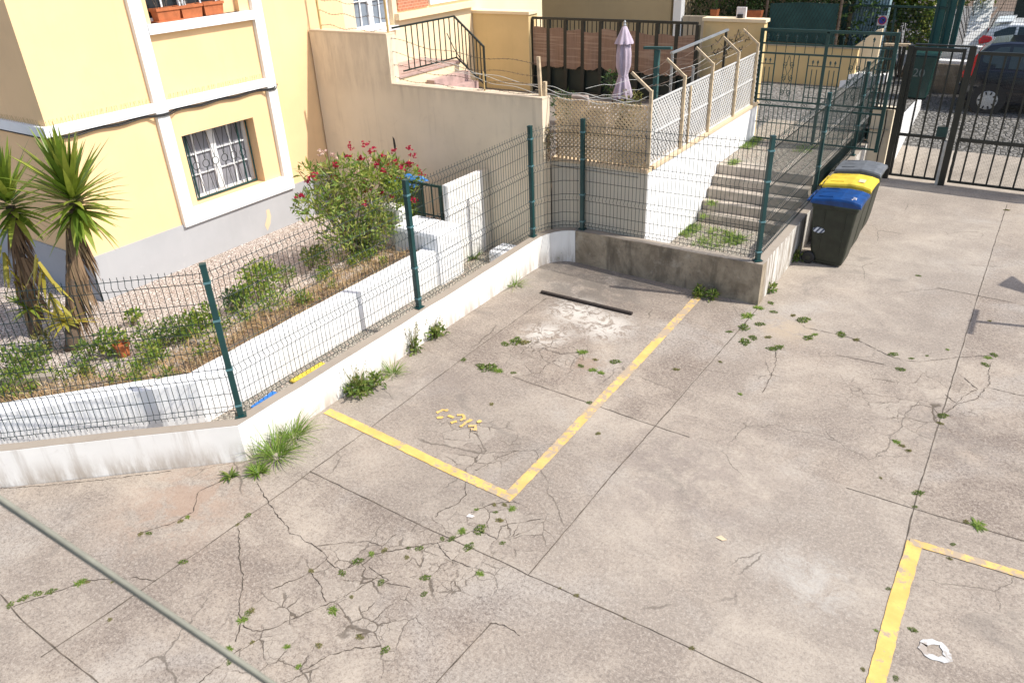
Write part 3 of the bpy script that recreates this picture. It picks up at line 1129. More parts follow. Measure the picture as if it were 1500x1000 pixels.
window(hs, BX - .27, lw[0], lw[1], lw[2], lw[3], 2, 3, 'curtain')
window(hs, BX - .14, uw[0] + .0, uw[1] - .25, uw[2], uw[3], 2, 2, 'glass')
mb = MB().box(BX - .2, BX - .1, uw[1] - .25, uw[1], uw[2] + .001, uw[3])
mb.build('reveal', M['yellow'], hs)
# window grille with rings
gx = BX - .17
gr = MB()
ga, gb, gc, gd = lw[0] + .115, lw[1] - .04, lw[2] + .03, lw[3] - .03
for z in (gc, gd):
    gr.bar((gx, ga, z), (gx, gb, z), .03)
for yq in (ga, ga + .045, gb, gb - .2):
    gr.bar((gx, yq, gc), (gx, yq, gd), .022)
g0 = gr.build('window_grille', M['green'], hs)
gr = MB()
n = 6
st = (gb - .12 - ga) / n
zm = (gc + gd) / 2
for i in range(n):
    yc = ga + .13 + st * i
    ring = [(gx, yc + .062 * math.cos(k / 14 * 6.283), zm + .062 * math.sin(k / 14 * 6.283)) for k in range(14)]
    gr.tube(ring, .006, 5, closed=True)
    for s_ in (-1, 1):
        zz = gd if s_ > 0 else gc
        for o_ in (-.075, .075):
            gr.tube([(gx, yc, zm + s_ * .062), (gx, yc + o_, zz)], .0055, 4)
gr.build('ring_bars', M['iron'], g0)

# flower boxes on the sill
for i, (y0, y1, lab) in enumerate(((7.14, 7.53, 'terracotta flower box on the sill, leftmost, with a bare twiggy plant and saucer'),
                                   (7.56, 7.93, 'terracotta flower box in the middle of the window sill, with leafy green plant'),
                                   (7.97, 8.33, 'terracotta flower box on the sill, rightmost, nearly empty'))):
    xo = BX + .03 - i * .012
    t = thing('flower_box', (xo, (y0 + y1) / 2, 3.80), lab, 'flower pot', 'flower boxes on the window sill')
    mb = MB()
    zb, zt2 = 3.805, 3.985
    a = .016
    bot = [(xo - .17 + a, y0 + a, zb), (xo - a, y0 + a, zb), (xo - a, y1 - a, zb), (xo - .17 + a, y1 - a, zb)]
    top = [(xo - .17, y0, zt2), (xo, y0, zt2), (xo, y1, zt2), (xo - .17, y1, zt2)]
    mb.add(bot + top, [(0, 3, 2, 1), (0, 1, 5, 4), (1, 2, 6, 5), (2, 3, 7, 6), (3, 0, 4, 7)])
    pot = mb.build('pot', M['terra'], t)
    mb = MB()
    for b_ in ((xo - .005, xo + .012, y0 - .01, y1 + .01), (xo - .182, xo - .165, y0 - .01, y1 + .01)):
        mb.box(b_[0], b_[1], b_[2], b_[3], zt2 - .035, zt2 + .005)
    for b_ in ((y0 - .012, y0 + .005), (y1 - .005, y1 + .012)):
        mb.box(xo - .165, xo - .005, b_[0], b_[1], zt2 - .034, zt2 + .004)
    mb.build('rim', M['terra'], t)
    MB().box(xo - .16, xo - .01, y0 + .01, y1 - .01, zt2 - .04, zt2 - .02).build('soil', M['potsoil'], t)
    if i == 0:
        MB().box(xo - .19, xo + .015, y0 - .02, y1 + .02, 3.802, 3.818).build('saucer', M['terra'], t)
    mb = MB()
    lf = MB()
    for k in range((5, 9, 3)[i]):
        px, py = xo - U(.04, .13), U(y0 + .05, y1 - .05)
        hh = U(.15, .5) if i < 2 else U(.08, .2)
        pts = [(px, py, zt2 - .03), (px + U(-.03, .05), py + U(-.05, .05), zt2 + hh * .5), (px + U(-.03, .08), py + U(-.1, .1), zt2 + hh)]
        mb.tube(pts, .004, 4)
        for q in range((5, 22, 5)[i]):
            tt = U(.3, 1)
            pp = Vector(pts[1]).lerp(Vector(pts[2]), tt)
            leaf(lf, pp, rdir(-.3, .8), U(.03, .06), U(.015, .03))
    mb.build('stems', L['stem'], t)
    lf.build('leaves', L['bright'] if i != 0 else L['moss'], t, fix=False)

# ================================================================== STAINED BEIGE WALL
WY = 9.98
t = thing('beige_wall', (-8.5, WY, 0), 'tall rain stained beige boundary wall with stepped top', 'wall')
mb = MB()
mb.prism([(BX + .03, WY, -.2), (-6.21, WY, -.2), (-6.21, WY, 2.545), (-9.20, WY, 2.545), (-9.20, WY, 3.335), (BX + .03, WY, 3.335)], (0, .21, 0))
mb.build('wall_face', M['beige'], t)
mb = MB()
mb.box(BX + .03, -9.205, WY - .004, WY + .22, 3.337, 3.365)
mb.box(-9.195, -6.205, WY - .004, WY + .22, 2.547, 2.575)
mb.build('coping', M['beigetop'], t)
mb = MB()
ck = [(575, 200), (578, 204), (580, 214), (579, 224), (577, 216), (576, 208)]
mb.prism([YP(px, py, WY - .001) for px, py in ck], (0, -.002, 0))
mb.build('dark_crack', M['blackpaint'], t)
# low wall with lattice, and white stair wall
LY = 10.22
t = thing('lattice_base_wall', (-5.4, LY, 0), 'dull beige low wall under the front lattice screen', 'wall')
MB().box(-6.208, -4.56, LY, LY + .16, -.2, 1.57).build('wall_face', M['lowbeige'], t)
MB().box(-6.208, -4.56, LY - .01, LY + .17, 1.574, 1.625).build('coping', M['ochre'], t)
t = thing('stair_side_wall', (-4.62, 12.5, 0), 'bright white wall beside the stone steps with ochre coping', 'wall')
MB().box(-4.72, -4.555, LY + .163, 15.25, -.2, 1.59).build('wall_face', M['white'], t)
MB().box(-4.555, -4.553, LY + .005, LY + .163, -.2, 1.572).build('end_face', M['white'], t)
MB().box(-4.74, -4.53, LY + .175, 15.27, 1.594, 1.645).build('coping', M['ochre'], t)


def lattice_panel(mb, o, u, ln, h, step, w, th, nrm):
    """two layers of diagonal strips clipped to the rectangle ln x h"""
    o, u, nrm = Vector(o), Vector(u), Vector(nrm)
    up = Vector((0, 0, 1))
    for lay, sg in ((0, 1), (1, -1)):
        k = -h
        while k < ln + h:
            # line s = k + sg*(z) for sg=1 ; s = k + h - z ... param by z
            if sg == 1:
                f = lambda z: k + z
            else:
                f = lambda z: k + h - z
            za, zb = 0., h
            if sg == 1:
                za, zb = max(0, -k), min(h, ln - k)
            else:
                za, zb = max(0, k + h - ln), min(h, k + h)
            if zb - za > .02:
                a = o + u * f(za) + up * za + nrm * (lay * th)
                b = o + u * f(zb) + up * zb + nrm * (lay * th)
                d = (b - a).normalized()
                s_ = d.cross(nrm).normalized()
                mb.obox((a + b) / 2, s_ * w / 2, (b - a) / 2, nrm * th / 2)
            k += step
    return mb


lt = thing('lattice_screen', (-4.6, 12, 1.6), 'white plastic diamond lattice screen on bent tan posts above the steps', 'screen')
lattice_panel(MB(), (-4.60, LY + .06, 1.66), (0, 1, 0), 4.85, .92, .084, .024, .005, (1, 0, 0)).build('lattice_panel', M['lattice'], lt)
mb = MB()
for z in (1.66, 2.12, 2.58):
    mb.bar((-4.592, LY + .06, z), (-4.592, 15.12, z), .02)
mb.build('lattice_rails', M['lattice'], lt)
lf_ = thing('lattice_screen', (-5.4, LY, 1.6), 'yellowed plastic lattice screen facing the mesh fence, above the dull beige wall', 'screen')
lattice_panel(MB(), (-6.14, LY + .03, 1.63), (1, 0, 0), 1.53, .88, .07, .024, .006, (0, -1, 0)).build('lattice_panel', M['latticeold'], lf_)
mb = MB()
for i in range(26):
    x = -6.1 + i * .06
    mb.tube([(x + .04 * math.cos(k / 8 * 6.283 * .5), LY + .03, 2.50 + .035 * math.sin(k / 8 * 6.283 * .5)) for k in range(9)], .008, 4)
mb.build('scalloped_edge', M['latticeold'], lf_)
postY = [LY + .02, 11.45, 12.62, 13.86, 14.9]
for i, y in enumerate(postY):
    mb = MB()
    mb.bar((-4.565, y, 1.645), (-4.565, y, 2.76), .042)
    mb.bar((-4.565, y, 2.74), (-4.86, y - .04, 2.99), .036)
    mb.build('post', M['tanpost'], lt)
mb = MB()
mb.bar((-4.575, 11.75, 1.645), (-4.575, 11.75, 2.55), .03)
mb.build('stake', M['tanpost'], lt)
mb = MB()
for s_ in (.25, .6, .95):
    pts = []
    for i in range(len(postY) - 1):
        for k in range(8):
            tt = k / 8
            y = postY[i] + (postY[i + 1] - postY[i]) * tt
            pts.append((-4.565 - .295 * s_, y, 2.74 + .25 * s_ - .05 * math.sin(tt * math.pi) + U(-.01, .01)))
    mb.tube(pts, .0035, 4)
    for p in pts[::2]:
        for q in range(2):
            d = rdir() * .02
            mb.tube([Vector(p) - d, Vector(p) + d], .002, 3)
# brambly tangle near the far post
for k in range(5):
    p = Vector((-4.75, 13.3 + k * .3, 2.85))
    pts = [p]
    for q in range(7):
        pts.append(pts[-1] + Vector((U(-.05, .05), U(-.15, .2), U(-.1, .1))))
    mb.tube(pts, .003, 3)
mb.build('barbed_strand', M['barb'], lt)

# barbed wire over the beige wall
bw = thing('barbed_wire', (-8, 10.1, 2.56), 'rusty barbed wire strung between mustard posts on the beige wall', 'barbed wire')
BWY = 10.09
pp = [(-10.82, 3.36, 4.1), (-9.24, 2.575, 4.15)]
for x, z0, z1 in pp:
    MB().tube([(x, BWY, z0), (x - .02, BWY, z1)], .02, 6).build('post', M['mustard'], bw)
MB().bar((-6.30, BWY, 2.575), (-6.33, BWY, 3.14), .045).build('post', M['tanpost'], bw)
MB().bar((-6.255, BWY + .05, 2.0), (-6.255, BWY + .05, 2.78), .05).build('post', M['tanpost'], bw)
def barbed(mb, a, b, sag, r=.0035, n=22, barbs=True):
    a, b = Vector(a), Vector(b)
    pts = []
    ph = U(0, 6)
    for i in range(n + 1):
        tt = i / n
        p = a.lerp(b, tt)
        p.z += -sag * math.sin(math.pi * tt) + .02 * math.sin(ph + tt * 17)
        pts.append(p)
    mb.tube(pts, r, 4)
    if barbs:
        for i in range(n):
            p = pts[i].lerp(pts[i + 1], .5)
            for q in range(2):
                d = rdir() * .022
                mb.tube([p - d, p + d], .002, 3)
for z in (3.45, 3.66, 3.86):
    mb = MB()
    barbed(mb, (-10.82, BWY, z), (-9.24, BWY, z - .06), .03)
    mb.build('barbed_strand', M['barb'], bw)
for z, z2 in ((2.66, 2.62), (2.86, 2.74), (3.06, 2.88), (3.28, 3.05)):
    mb = MB()
    barbed(mb, (-9.24, BWY, z), (-6.32, BWY, z2), .06, n=34)
    mb.build('barbed_strand', M['barb'], bw)
# pale clotheslines sagging over the terrace
cl = thing('clothesline', (-7.5, 11, 2.6), 'pale sagging clotheslines crossing the terrace to the lattice corner', 'clothesline')
MB().tube([(-7.35, 10.10, 2.575), (-7.36, 10.10, 2.86)], .012, 5).build('peg_post', M['mustard'], cl)
for dz, xa in ((0, -9.0), (.05, -9.0), (-.07, -9.0)):
    mb = MB()
    barbed(mb, (xa, 10.6 - dz, 2.92 + dz), (-6.26, 10.17, 2.66 + dz), .05, .004, barbs=False)
    barbed(mb, (-6.26, 10.17, 2.66 + dz), (-4.80, 10.2, 2.60 + dz * .6), .04, .004, barbs=False)
    mb.build('line', M['line'], cl)


# ================================================================== GREEN MESH FENCE
fen = thing('mesh_fence', (-6.2, 6, .5), 'dark green welded mesh fence with square posts along the parapet walls', 'fence')
PROFILE = [(.0, 0), (.035, 0), (.065, .028), (.095, 0), (.45, 0), (.50, .03), (.55, 0), (.98, 0), (1.03, .03), (1.08, 0), (1.51, 0), (1.56, .03), (1.61, 0), (1.655, 0)]
HWIRES = [.035, .095, .25, .45, .55, .765, .98, 1.08, 1.295, 1.51, 1.61]


def mesh_panel(path, name='mesh_panel', step=.062, top=1.655):
    """path: list of (x,y,z) along the wall top; wires follow it, V folds towards the yard"""
    pts = [Vector(p) for p in path]
    L_ = [0]
    for a, b in zip(pts[:-1], pts[1:]):
        L_.append(L_[-1] + (b - a).length)
    tot = L_[-1]

    def at(sv):
        for i in range(len(pts) - 1):
            if sv <= L_[i + 1] + 1e-6:
                k = (sv - L_[i]) / (L_[i + 1] - L_[i])
                d = (pts[i + 1] - pts[i])
                nr = Vector((d.y, -d.x, 0)).normalized()
                return pts[i].lerp(pts[i + 1], k), nr
        return pts[-1], nr
    mb = MB()
    n = int(tot / step)
    for i in range(n + 1):
        sv = (tot - n * step) / 2 + i * step
        p, nr = at(sv)
        mb.tube([p + nr * o + Vector((0, 0, z + .03)) for z, o in PROFILE], .0036, 4, cap=False)
    k = max(2, int(tot / .25))
    for z in HWIRES:
        hp = []
        for i in range(k + 1):
            p, nr = at(tot * i / k)
            hp.append(p - nr * .005 + Vector((0, 0, z + .03)))
        mb.tube(hp, .0038, 4, cap=False)
    return mb.build(name, M['wire'], fen, fix=False)


def fence_post(x, y, z, ang, h=1.72):
    c, s_ = math.cos(ang), math.sin(ang)
    u, v = Vector((c, s_, 0)), Vector((-s_, c, 0))
    b = Vector((x, y, z))
    mb = MB()
    mb.obox(b + Vector((0, 0, h / 2 + .004)), u * .03, v * .03, Vector((0, 0, h / 2)))
    p = mb.build('post', M['green'], fen, bevel=.004)
    MB().obox(b + Vector((0, 0, h + .014)), u * .033, v * .033, Vector((0, 0, .01))).build('cap', M['green'], p, bevel=.004)
    MB().obox(b + Vector((0, 0, .011)), u * .058, v * .055, Vector((0, 0, .004))).build('base_plate', M['green'], p)
    for zz in (.14, .58, 1.14, 1.55):
        MB().obox(b + Vector((0, 0, zz)), u * .036, v * .036, Vector((0, 0, .011))).build('clip', M['clip'], p)
    return p


A = R(42)
posts = [(-9.15, 1.21, .447, A), (-6.245, 3.88, .454, A * 1.3), (-6.215, 6.79, .466, R(90)), (-6.21, 9.62, .50, R(90)), (-5.60, 10.14, .55, R(0)), (-2.75, 10.03, .626, R(45)),
         (-2.76, 12.95, .626, R(90)), (-2.80, 15.95, .626, R(90)), (-2.83, 17.35, .626, R(90))]
for x, y, z, a in posts:
    fence_post(x, y, z, a)
for i in range(len(posts) - 1):
    a, b = posts[i], posts[i + 1]
    if i == 3:      # the curved panel
        path = [(-6.20, 9.66, .50), (-6.16, 9.83, .51), (-6.05, 9.99, .52), (-5.90, 10.09, .53), (-5.66, 10.13, .545)]
    else:
        d = (Vector(b[:3]) - Vector(a[:3])).normalized() * .035
        path = [tuple(Vector(a[:3]) + d), tuple(Vector(b[:3]) - d)]
    mesh_panel(path)

# ================================================================== STONE STEPS
st = thing('stone_steps', (-3.7, 12.8, .13), 'worn stone steps rising between the white wall and the mesh fence', 'steps')
ny = [12.42, 12.60, 12.80, 13.00, 13.20]
for i in range(5):
    z1 = .13 + .162 * (i + 1)
    y1 = ny[i + 1] + .03 if i < 4 else 13.55
    MB().box(-4.545, -2.87, ny[i], y1, z1 - .16, z1).build('step', M['step'], st, bevel=.012)

# ================================================================== GATES
# ornamental double gate at the head of the steps
og = thing('ornamental_gate', (-3.5, 15.2, .93), 'ornamental dark green iron gate with scrolls and spear tips above the steps', 'gate')
GY = 15.2
mb = MB()
xa, xb, xm = -4.60, -2.28, -3.42
for x in (xa, xb):
    mb.bar((x, GY, .93), (x, GY, 2.98), .06)
mb.bar((xm, GY, .94), (xm, GY, 2.95), .05)
mb.bar((xa + .032, GY, 2.955), (xb - .032, GY, 2.955), .05)
for z in (2.72, 2.55, 1.70, 1.60, .97):
    mb.bar((xa + .032, GY, z), (xm - .027, GY, z), .03)
    mb.bar((xm + .027, GY, z), (xb - .032, GY, z), .03)
mb.build('gate_frame', M['ggate'], og)


def spear(mb, x, y, z, h=.13):
    mb.lathe((x, y, z), [(.006, 0), (.006, h * .3), (.016, h * .36), (.008, h * .48), (.024, h * .6), (.001, h)], 6)


for l0, l1 in ((xa + .03, xm - .025), (xm + .025, xb - .03)):
    bars, scr, tips = MB(), MB(), MB()
    w = l1 - l0
    nb = 13
    for i in range(1, nb):
        x = l0 + w * i / nb
        if i % 1 == 0:
            bars.bar((x, GY, .98), (x, GY, 1.59), .011)
        if i in (1, 2, 3, 5, 7, 8, 10, 11, 12):
            bars.bar((x, GY, 1.71), (x, GY, 2.54 if i in (3, 5, 7, 8, 10) else 2.30), .014 if i not in (3, 10) else .02)
        if i % 2 == 1:
            bars.bar((x, GY, 2.57), (x, GY, 2.78), .011)
            spear(tips, x, GY, 2.77)
    for i in (1, 2, 11, 12):
        spear(tips, l0 + w * i / nb, GY, 2.36, .11)
    for a_, b_ in ((0, 3), (10, 13)):
        for z in (2.36, 1.98, 1.80):
            bars.bar((l0 + w * a_ / nb, GY, z), (l0 + w * b_ / nb, GY, z), .014)
    bars.bar((l0, GY, 1.28), (l1, GY, 1.28), .014)
    xc = l0 + w * 6 / nb
    for sg in (-1, 1):
        for zc, zs in ((2.36, 1), (2.12, -1), (1.86, 1)):
            pts = []
            for k in range(22):
                t_ = k / 21
                rr = .055 * (1 - t_ * .8)
                aa = zs * (t_ * 9.0) - zs * 1.57
                pts.append((xc + sg * (.055 + rr * math.cos(aa) * .9), GY, zc + rr * math.sin(aa)))
            scr.tube(pts, .0055, 4)
        scr.tube([(xc + sg * .005, GY, 2.52), (xc + sg * .05, GY, 2.30), (xc + sg * .01, GY, 2.2), (xc + sg * .055, GY, 2.07), (xc + sg * .006, GY, 1.95), (xc + sg * .05, GY, 1.80)], .0055, 4)
        for q in range(3):
            xx = l0 + w * (.2 + .3 * q)
            scr.tube([(xx + sg * (.03 + .02 * math.cos(k / 8 * 6.283)), GY, 1.65 + .025 * math.sin(k / 8 * 6.283)) for k in range(8)], .005, 4, closed=True)
    bars.build('bars', M['ggate'], og)
    scr.build('scrollwork', M['ggate'], og)
    tips.build('spear_tips', M['ggate'], og)

# pillar carrying the driveway gate
tp_ = thing('gate_pillar', (-2.5, 17.2, 0), 'stained beige cement pillar beside the driveway gate', 'pillar')
MB().box(-2.76, -2.36, 17.06, 17.42, -.1, 1.31).build('shaft', M['beige'], tp_, bevel=.01)
MB().tube([(-2.50, 17.05, .0), (-2.51, 17.05, .5), (-2.48, 17.05, .9), (-2.50, 17.05, 1.31)], .012, 5).build('cable', M['black'], tp_)

dg = thing('driveway_gate', (-1, 16.85, 0), 'tall dark driveway gate of plain vertical bars with mesh backing', 'gate')
DY = 16.85


def gate_leaf(x0, x1, name, frame_l, frame_r, z0=.07, z1=2.53, zm=.90, step=.205):
    mb = MB()
    mb.bar((x0 + frame_l / 2, DY, z0), (x0 + frame_l / 2, DY, z1), frame_l, .05)
    mb.bar((x1 - frame_r / 2, DY, z0), (x1 - frame_r / 2, DY, z1), frame_r, .05)
    mb.bar((x0 + frame_l, DY, z1 - .03), (x1 - frame_r, DY, z1 - .03), .05, .06)
    mb.bar((x0 + frame_l, DY, z0 + .02), (x1 - frame_r, DY, z0 + .02), .05, .04)
    mb.bar((x0 + frame_l, DY, zm), (x1 - frame_r, DY, zm), .05, .05)
    f = mb.build(name, M['dgate'], dg)
    mb = MB()
    n = int(round((x1 - x0) / step))
    for i in range(1, n):
        x = x0 + (x1 - x0) * i / n
        mb.bar((x, DY, z0 + .04), (x, DY, zm - .025), .032)
        mb.bar((x, DY, zm + .025), (x, DY, z1 - .06), .032)
    mb.build('bars', M['dgate'], f)
    mb = MB()
    x = x0 + .03
    while x < x1 - .02:
        mb.obox((x, DY + .032, (z0 + z1) / 2), (.0010, 0, 0), (0, .0010, 0), (0, 0, (z1 - z0) / 2 - .04))
        x += .026
    z = z0 + .05
    while z < z1 - .05:
        mb.obox(((x0 + x1) / 2, DY + .034, z), ((x1 - x0) / 2 - .03, 0, 0), (0, .0012, 0), (0, 0, .0012))
        z += .026
    mb.build('fine_mesh', M['gmesh'], f)
    return f


g1 = gate_leaf(-2.20, -1.34, 'gate_leaf', .04, .04)
mb = MB()
mb.box(-1.52, -1.33, DY - .034, DY - .026, .93, 1.12)
mb.build('lock_plate', M['ggate'], g1)
g2 = gate_leaf(-1.14, 2.2, 'gate_leaf', .05, .05, z1=2.50, step=.22)
mb = MB()
mb.bar((-2.26, DY, -.02), (-2.26, DY, 2.56), .10)
mb.bar((-1.235, DY, .0), (-1.235, DY, 2.58), .11)
mb.bar((-2.20, DY, 2.575), (-1.20, DY, 2.575), .06, .03)
mb.build('gate_posts', M['dgate'], dg)
mb = MB().bar((-1.32, DY - .03, .0), (-1.32, DY - .03, .86), .05)
mb.build('pale_stop_post', M['palepost'], dg)
mb = MB()
for z in (.25, .5, .75, 1.05, 1.3):
    mb.box(-1.15, -1.10, DY + .06, DY + .10, z, z + .13)
mb.build('hinge_blocks', M['ggate'], dg)
mb = MB().box(-1.11, 2.2, DY - .052, DY - .028, .88, .95)
mb.build('sliding_bar', M['dgate'], dg)
# side return of bars above the pillar
sp = MB()
for x in (-2.70, -2.62, -2.54, -2.46, -2.38):
    sp.bar((x, 16.98, 1.33), (x, 16.98, 2.50), .03)
sp.bar((-2.74, 16.98, 1.35), (-2.32, 16.98, 1.35), .034)
sp.build('side_bars', M['dgate'], dg)
MB().bar((-2.76, 16.97, 2.53), (-2.30, 16.90, 2.55), .08, .045).build('top_ledge', M['tanpost'], dg)
# white ramp wall
mb = MB().prism([(-2.38, 17.45, -.05), (-2.38, 20.3, .6), (-2.38, 20.1, .93), (-2.38, 17.45, .96)], (.12, 0, 0))
tag(mb.build('ramp_wall', M['white'], bevel=.01), 'white wedge shaped wall beside the driveway ramp behind the gate', 'wall')

# ================================================================== WHEELIE BINS
def wheelie_bin(x, y, lid, label, sticker=False, dx=0.0):
    """x: back plane at the ground, y: near side; lid hinge towards -x"""
    t = thing('wheelie_bin', (x, y, 0), label, 'wheelie bin', 'wheelie bins by the streaked parapet')
    def ring(z, x0, x1, y0, y1, r=.045):
        out = []
        for cx, cy, a0 in ((x1 - r, y1 - r, 0), (x0 + r, y1 - r, 90), (x0 + r, y0 + r, 180), (x1 - r, y0 + r, 270)):
            for k in range(4):
                a = R(a0 + 30 * k)
                out.append((x + cx + r * math.cos(a), y + cy + r * math.sin(a), z))
        return out
    levels = [(.03, .08, .485, .05, .53), (.10, .055, .50, .04, .54), (.22, .0, .52, .035, .545), (.60, -.035, .555, .02, .56), (.92, -.06, .59, .01, .57), (.925, -.07, .605, -.005, .585), (1.0, -.075, .612, -.005, .585), (1.0, -.05, .59, .02, .56), (.9, -.04, .57, .03, .55)]
    mb = MB()
    rs = [ring(*l) for l in levels]
    n = len(rs[0])
    mb.add([v for r_ in rs for v in r_], [(i * n + j, i * n + (j + 1) % n, (i + 1) * n + (j + 1) % n, (i + 1) * n + j) for i in range(len(rs) - 1) for j in range(n)] + [tuple(range(n))[::-1], tuple((len(rs) - 1) * n + j for j in range(n))])
    body = mb.build('body', M['binbody'], t, smooth=False, bevel=.006)
    # ribs on the near side
    mb = MB()
    for fx in (.12, .42):
        mb.bar((x + fx, y + .036, .2), (x + fx + .02, y + .004, .9), .012)
    mb.bar((x + .1, y + .05, .06), (x + .46, y + .05, .06), .02)
    mb.build('ribs', M['binbody'], body)
    mb = MB()
    mb.bar((x - .075, y + .02, .985), (x + .605, y + .0, .985), .03)
    mb.build('rim', M['binrim'], body)
    # lid
    mb = MB()
    prof = [(-.10, 1.005), (-.085, 1.05), (-.02, 1.062), (.10, 1.075), (.32, 1.10), (.52, 1.085), (.625, 1.055), (.64, 1.01), (.625, .99)]
    ys = [-.015, .0, .06, .29, .52, .58, .595]
    yz = [-.03, .0, .012, .02, .012, .0, -.03]
    vs = []
    for (px, pz) in prof:
        for yy, dz in zip(ys, yz):
            vs.append((x + px, y + yy, max(.99, pz + dz)))
    m_ = len(ys)
    fs = [(i * m_ + j, i * m_ + j + 1, (i + 1) * m_ + j + 1, (i + 1) * m_ + j) for i in range(len(prof) - 1) for j in range(m_ - 1)]
    mb.add(vs, fs)
    mb.poly([vs[i * m_] for i in range(len(prof))])
    mb.poly([vs[i * m_ + m_ - 1] for i in range(len(prof))][::-1])
    ld = mb.build('lid', M[lid], t, smooth=False, bevel=.008)
    mb = MB()
    mb.tube([(x - .12, y + .05, 1.02), (x - .15, y + .06, 1.0), (x - .15, y + .52, 1.0), (x - .12, y + .53, 1.02)], .016, 7)
    for yy in (.09, .29, .48):
        mb.bar((x - .15, y + yy, 1.0), (x - .05, y + yy, 1.005), .03, .025)
    mb.build('handle', M['binbody'] if lid == 'lidgrey' else M[lid], t, smooth=True)
    mb = MB()
    for yy in (.08, .30, .50):
        mb.bar((x - .0, y + yy, 1.078), (x + .2, y + yy, 1.098), .02, .02)
    mb.build('lid_ribs', M[lid], ld)
    for yy in (-.005, .525):
        w = MB()
        prof = [(.045, yy), (.085, yy), (.1, yy + .012), (.1, yy + .045), (.085, yy + .055), (.045, yy + .055)]
        w.lathe((x - .01, y, .102), prof, 20, axis='y')
        wh = w.build('wheel', M['black'], t, smooth=False, bevel=.004)
        MB().lathe((x - .01, y, .102), [(.02, yy - .006), (.042, yy - .004), (.042, yy + .02)], 14, axis='y').build('wheel_hub', M['binbody'], wh)
    MB().tube([(x - .01, y + .05, .102), (x - .01, y + .52, .102)], .012, 6).build('axle', M['black'], t)
    if lid == 'lidyel':
        MB().add([(x + .40, y + .10, 1.1165), (x + .50, y + .10, 1.113), (x + .50, y + .24, 1.121), (x + .40, y + .24, 1.1245)], [(0, 1, 2, 3)]).build('worn_label', M['ochre'], ld)
    if sticker:
        pts = []
        for k in range(20):
            a = k / 20 * 6.283
            pts.append((x + .085 + .088 * math.cos(a), y + .012 + .0, .57 + .045 * math.sin(a)))
        mb = MB()
        mb.prism(pts, (0, .012, 0))
        o = mb.build('sticker', M['sticker'], body)
        mb = MB()
        for qx, qz in ((.50, 0), (.53, .0), (.48, .01), (.56, .005)):
            mb.poly([(x + qx + U(0, .02), y + .06 + U(0, .1), 1.115) for _ in range(4)])
        mb2 = MB()
        for k in range(7):
            qx, qy = x + .46 + U(0, .12), y + .05 + U(0, .12)
            mb2.lathe((qx, qy, 1.088 + qz), [(.012 * U(.5, 1.4), 0), (.008, .014)], 7)
        mb2.build('bird_droppings', M['signwhite'], ld)
    return t


wheelie_bin(-2.44, 11.74, 'lidblue', 'wheelie bin with bright blue lid, nearest of the three, striped sticker on its side', True)
wheelie_bin(-2.47, 12.56, 'lidyel', 'wheelie bin with yellow lid, standing between the blue and grey lidded bins')
wheelie_bin(-2.50, 13.42, 'lidgrey', 'wheelie bin with grey lid, farthest of the three, closest to the gate')

# ================================================================== THINGS LYING ABOUT
mb = MB()
a, b = G(793, 429), G(926, 461)
mb.bar((a.x, a.y, .022), (b.x, b.y, .02), .05, .035)
tag(mb.build('batten', M['timber'], bevel=.004), 'long thin blackened wooden batten lying on the parking bay concrete', 'batten')
for nm, pa, pb, mt, lab in (('board', (428, 559), (474, 532), M['lidyel'], 'yellow painted board lying at the foot of the white garden wall'),
                            ('board', (372, 598), (404, 575), M['plastic_blue'], 'blue painted board lying behind the parapet by the corner post')):
    a, b = G(*pa, .04), G(*pb, .04)
    tag(MB().bar((a.x, a.y, .04), (b.x, b.y, .04), .10, .03).build(nm, mt, bevel=.004), lab, 'board')
# blue tarp covered box behind the oleander
t = thing('covered_box', (-8.45, 9.2, 0), 'dark box under a bright blue plastic cover behind the oleander', 'box')
c = XP(600, 260, -8.45)
MB().box(-8.72, -8.30, c.y - .15, c.y + .15, .05, c.z - .03).build('box', M['sheetgreen'], t)
mb = MB()
n = 7
vs = []
for i in range(n):
    for j in range(n):
        vs.append((-8.76 + .54 * i / (n - 1), c.y - .22 + .44 * j / (n - 1), c.z + .015 * math.sin(i * 1.7 + j) - (.08 if i in (0, n - 1) or j in (0, n - 1) else 0)))
mb.add(vs, [(i * n + j, (i + 1) * n + j, (i + 1) * n + j + 1, i * n + j + 1) for i in range(n - 1) for j in range(n - 1)])
mb.build('cover', M['plastic_blue'], t)

# terracotta pot in the bed
p = G(180, 512, .42)
t = thing('garden_pot', (p.x, p.y, .33), 'small terracotta pot among the shrubs of the garden bed', 'pot')
MB().lathe((p.x, p.y, .33), [(.06, 0), (.085, .15), (.1, .15), (.1, .19), (.085, .19), (.08, .12)], 16).build('pot', M['terra'], t, smooth=False)
# garden edging
a, b = G(-60, 565, .40), G(80, 553, .40)
mb = MB().bar((a.x, a.y, .37), (b.x, b.y, .38), .09, .16)
tag(mb.build('edging_kerb', M['coping'], bevel=.015), 'low cement edging kerb in the dry bed at the left edge', 'kerb')
a, b = G(285, 505, .42), G(322, 480, .42)
mb = MB().bar((a.x, a.y, .40), (b.x, b.y, .40), .22, .14)
tag(mb.build('edging_kerb', M['coping'], bevel=.02), 'rough cement block half sunk in the dry bed near the fence post', 'kerb')

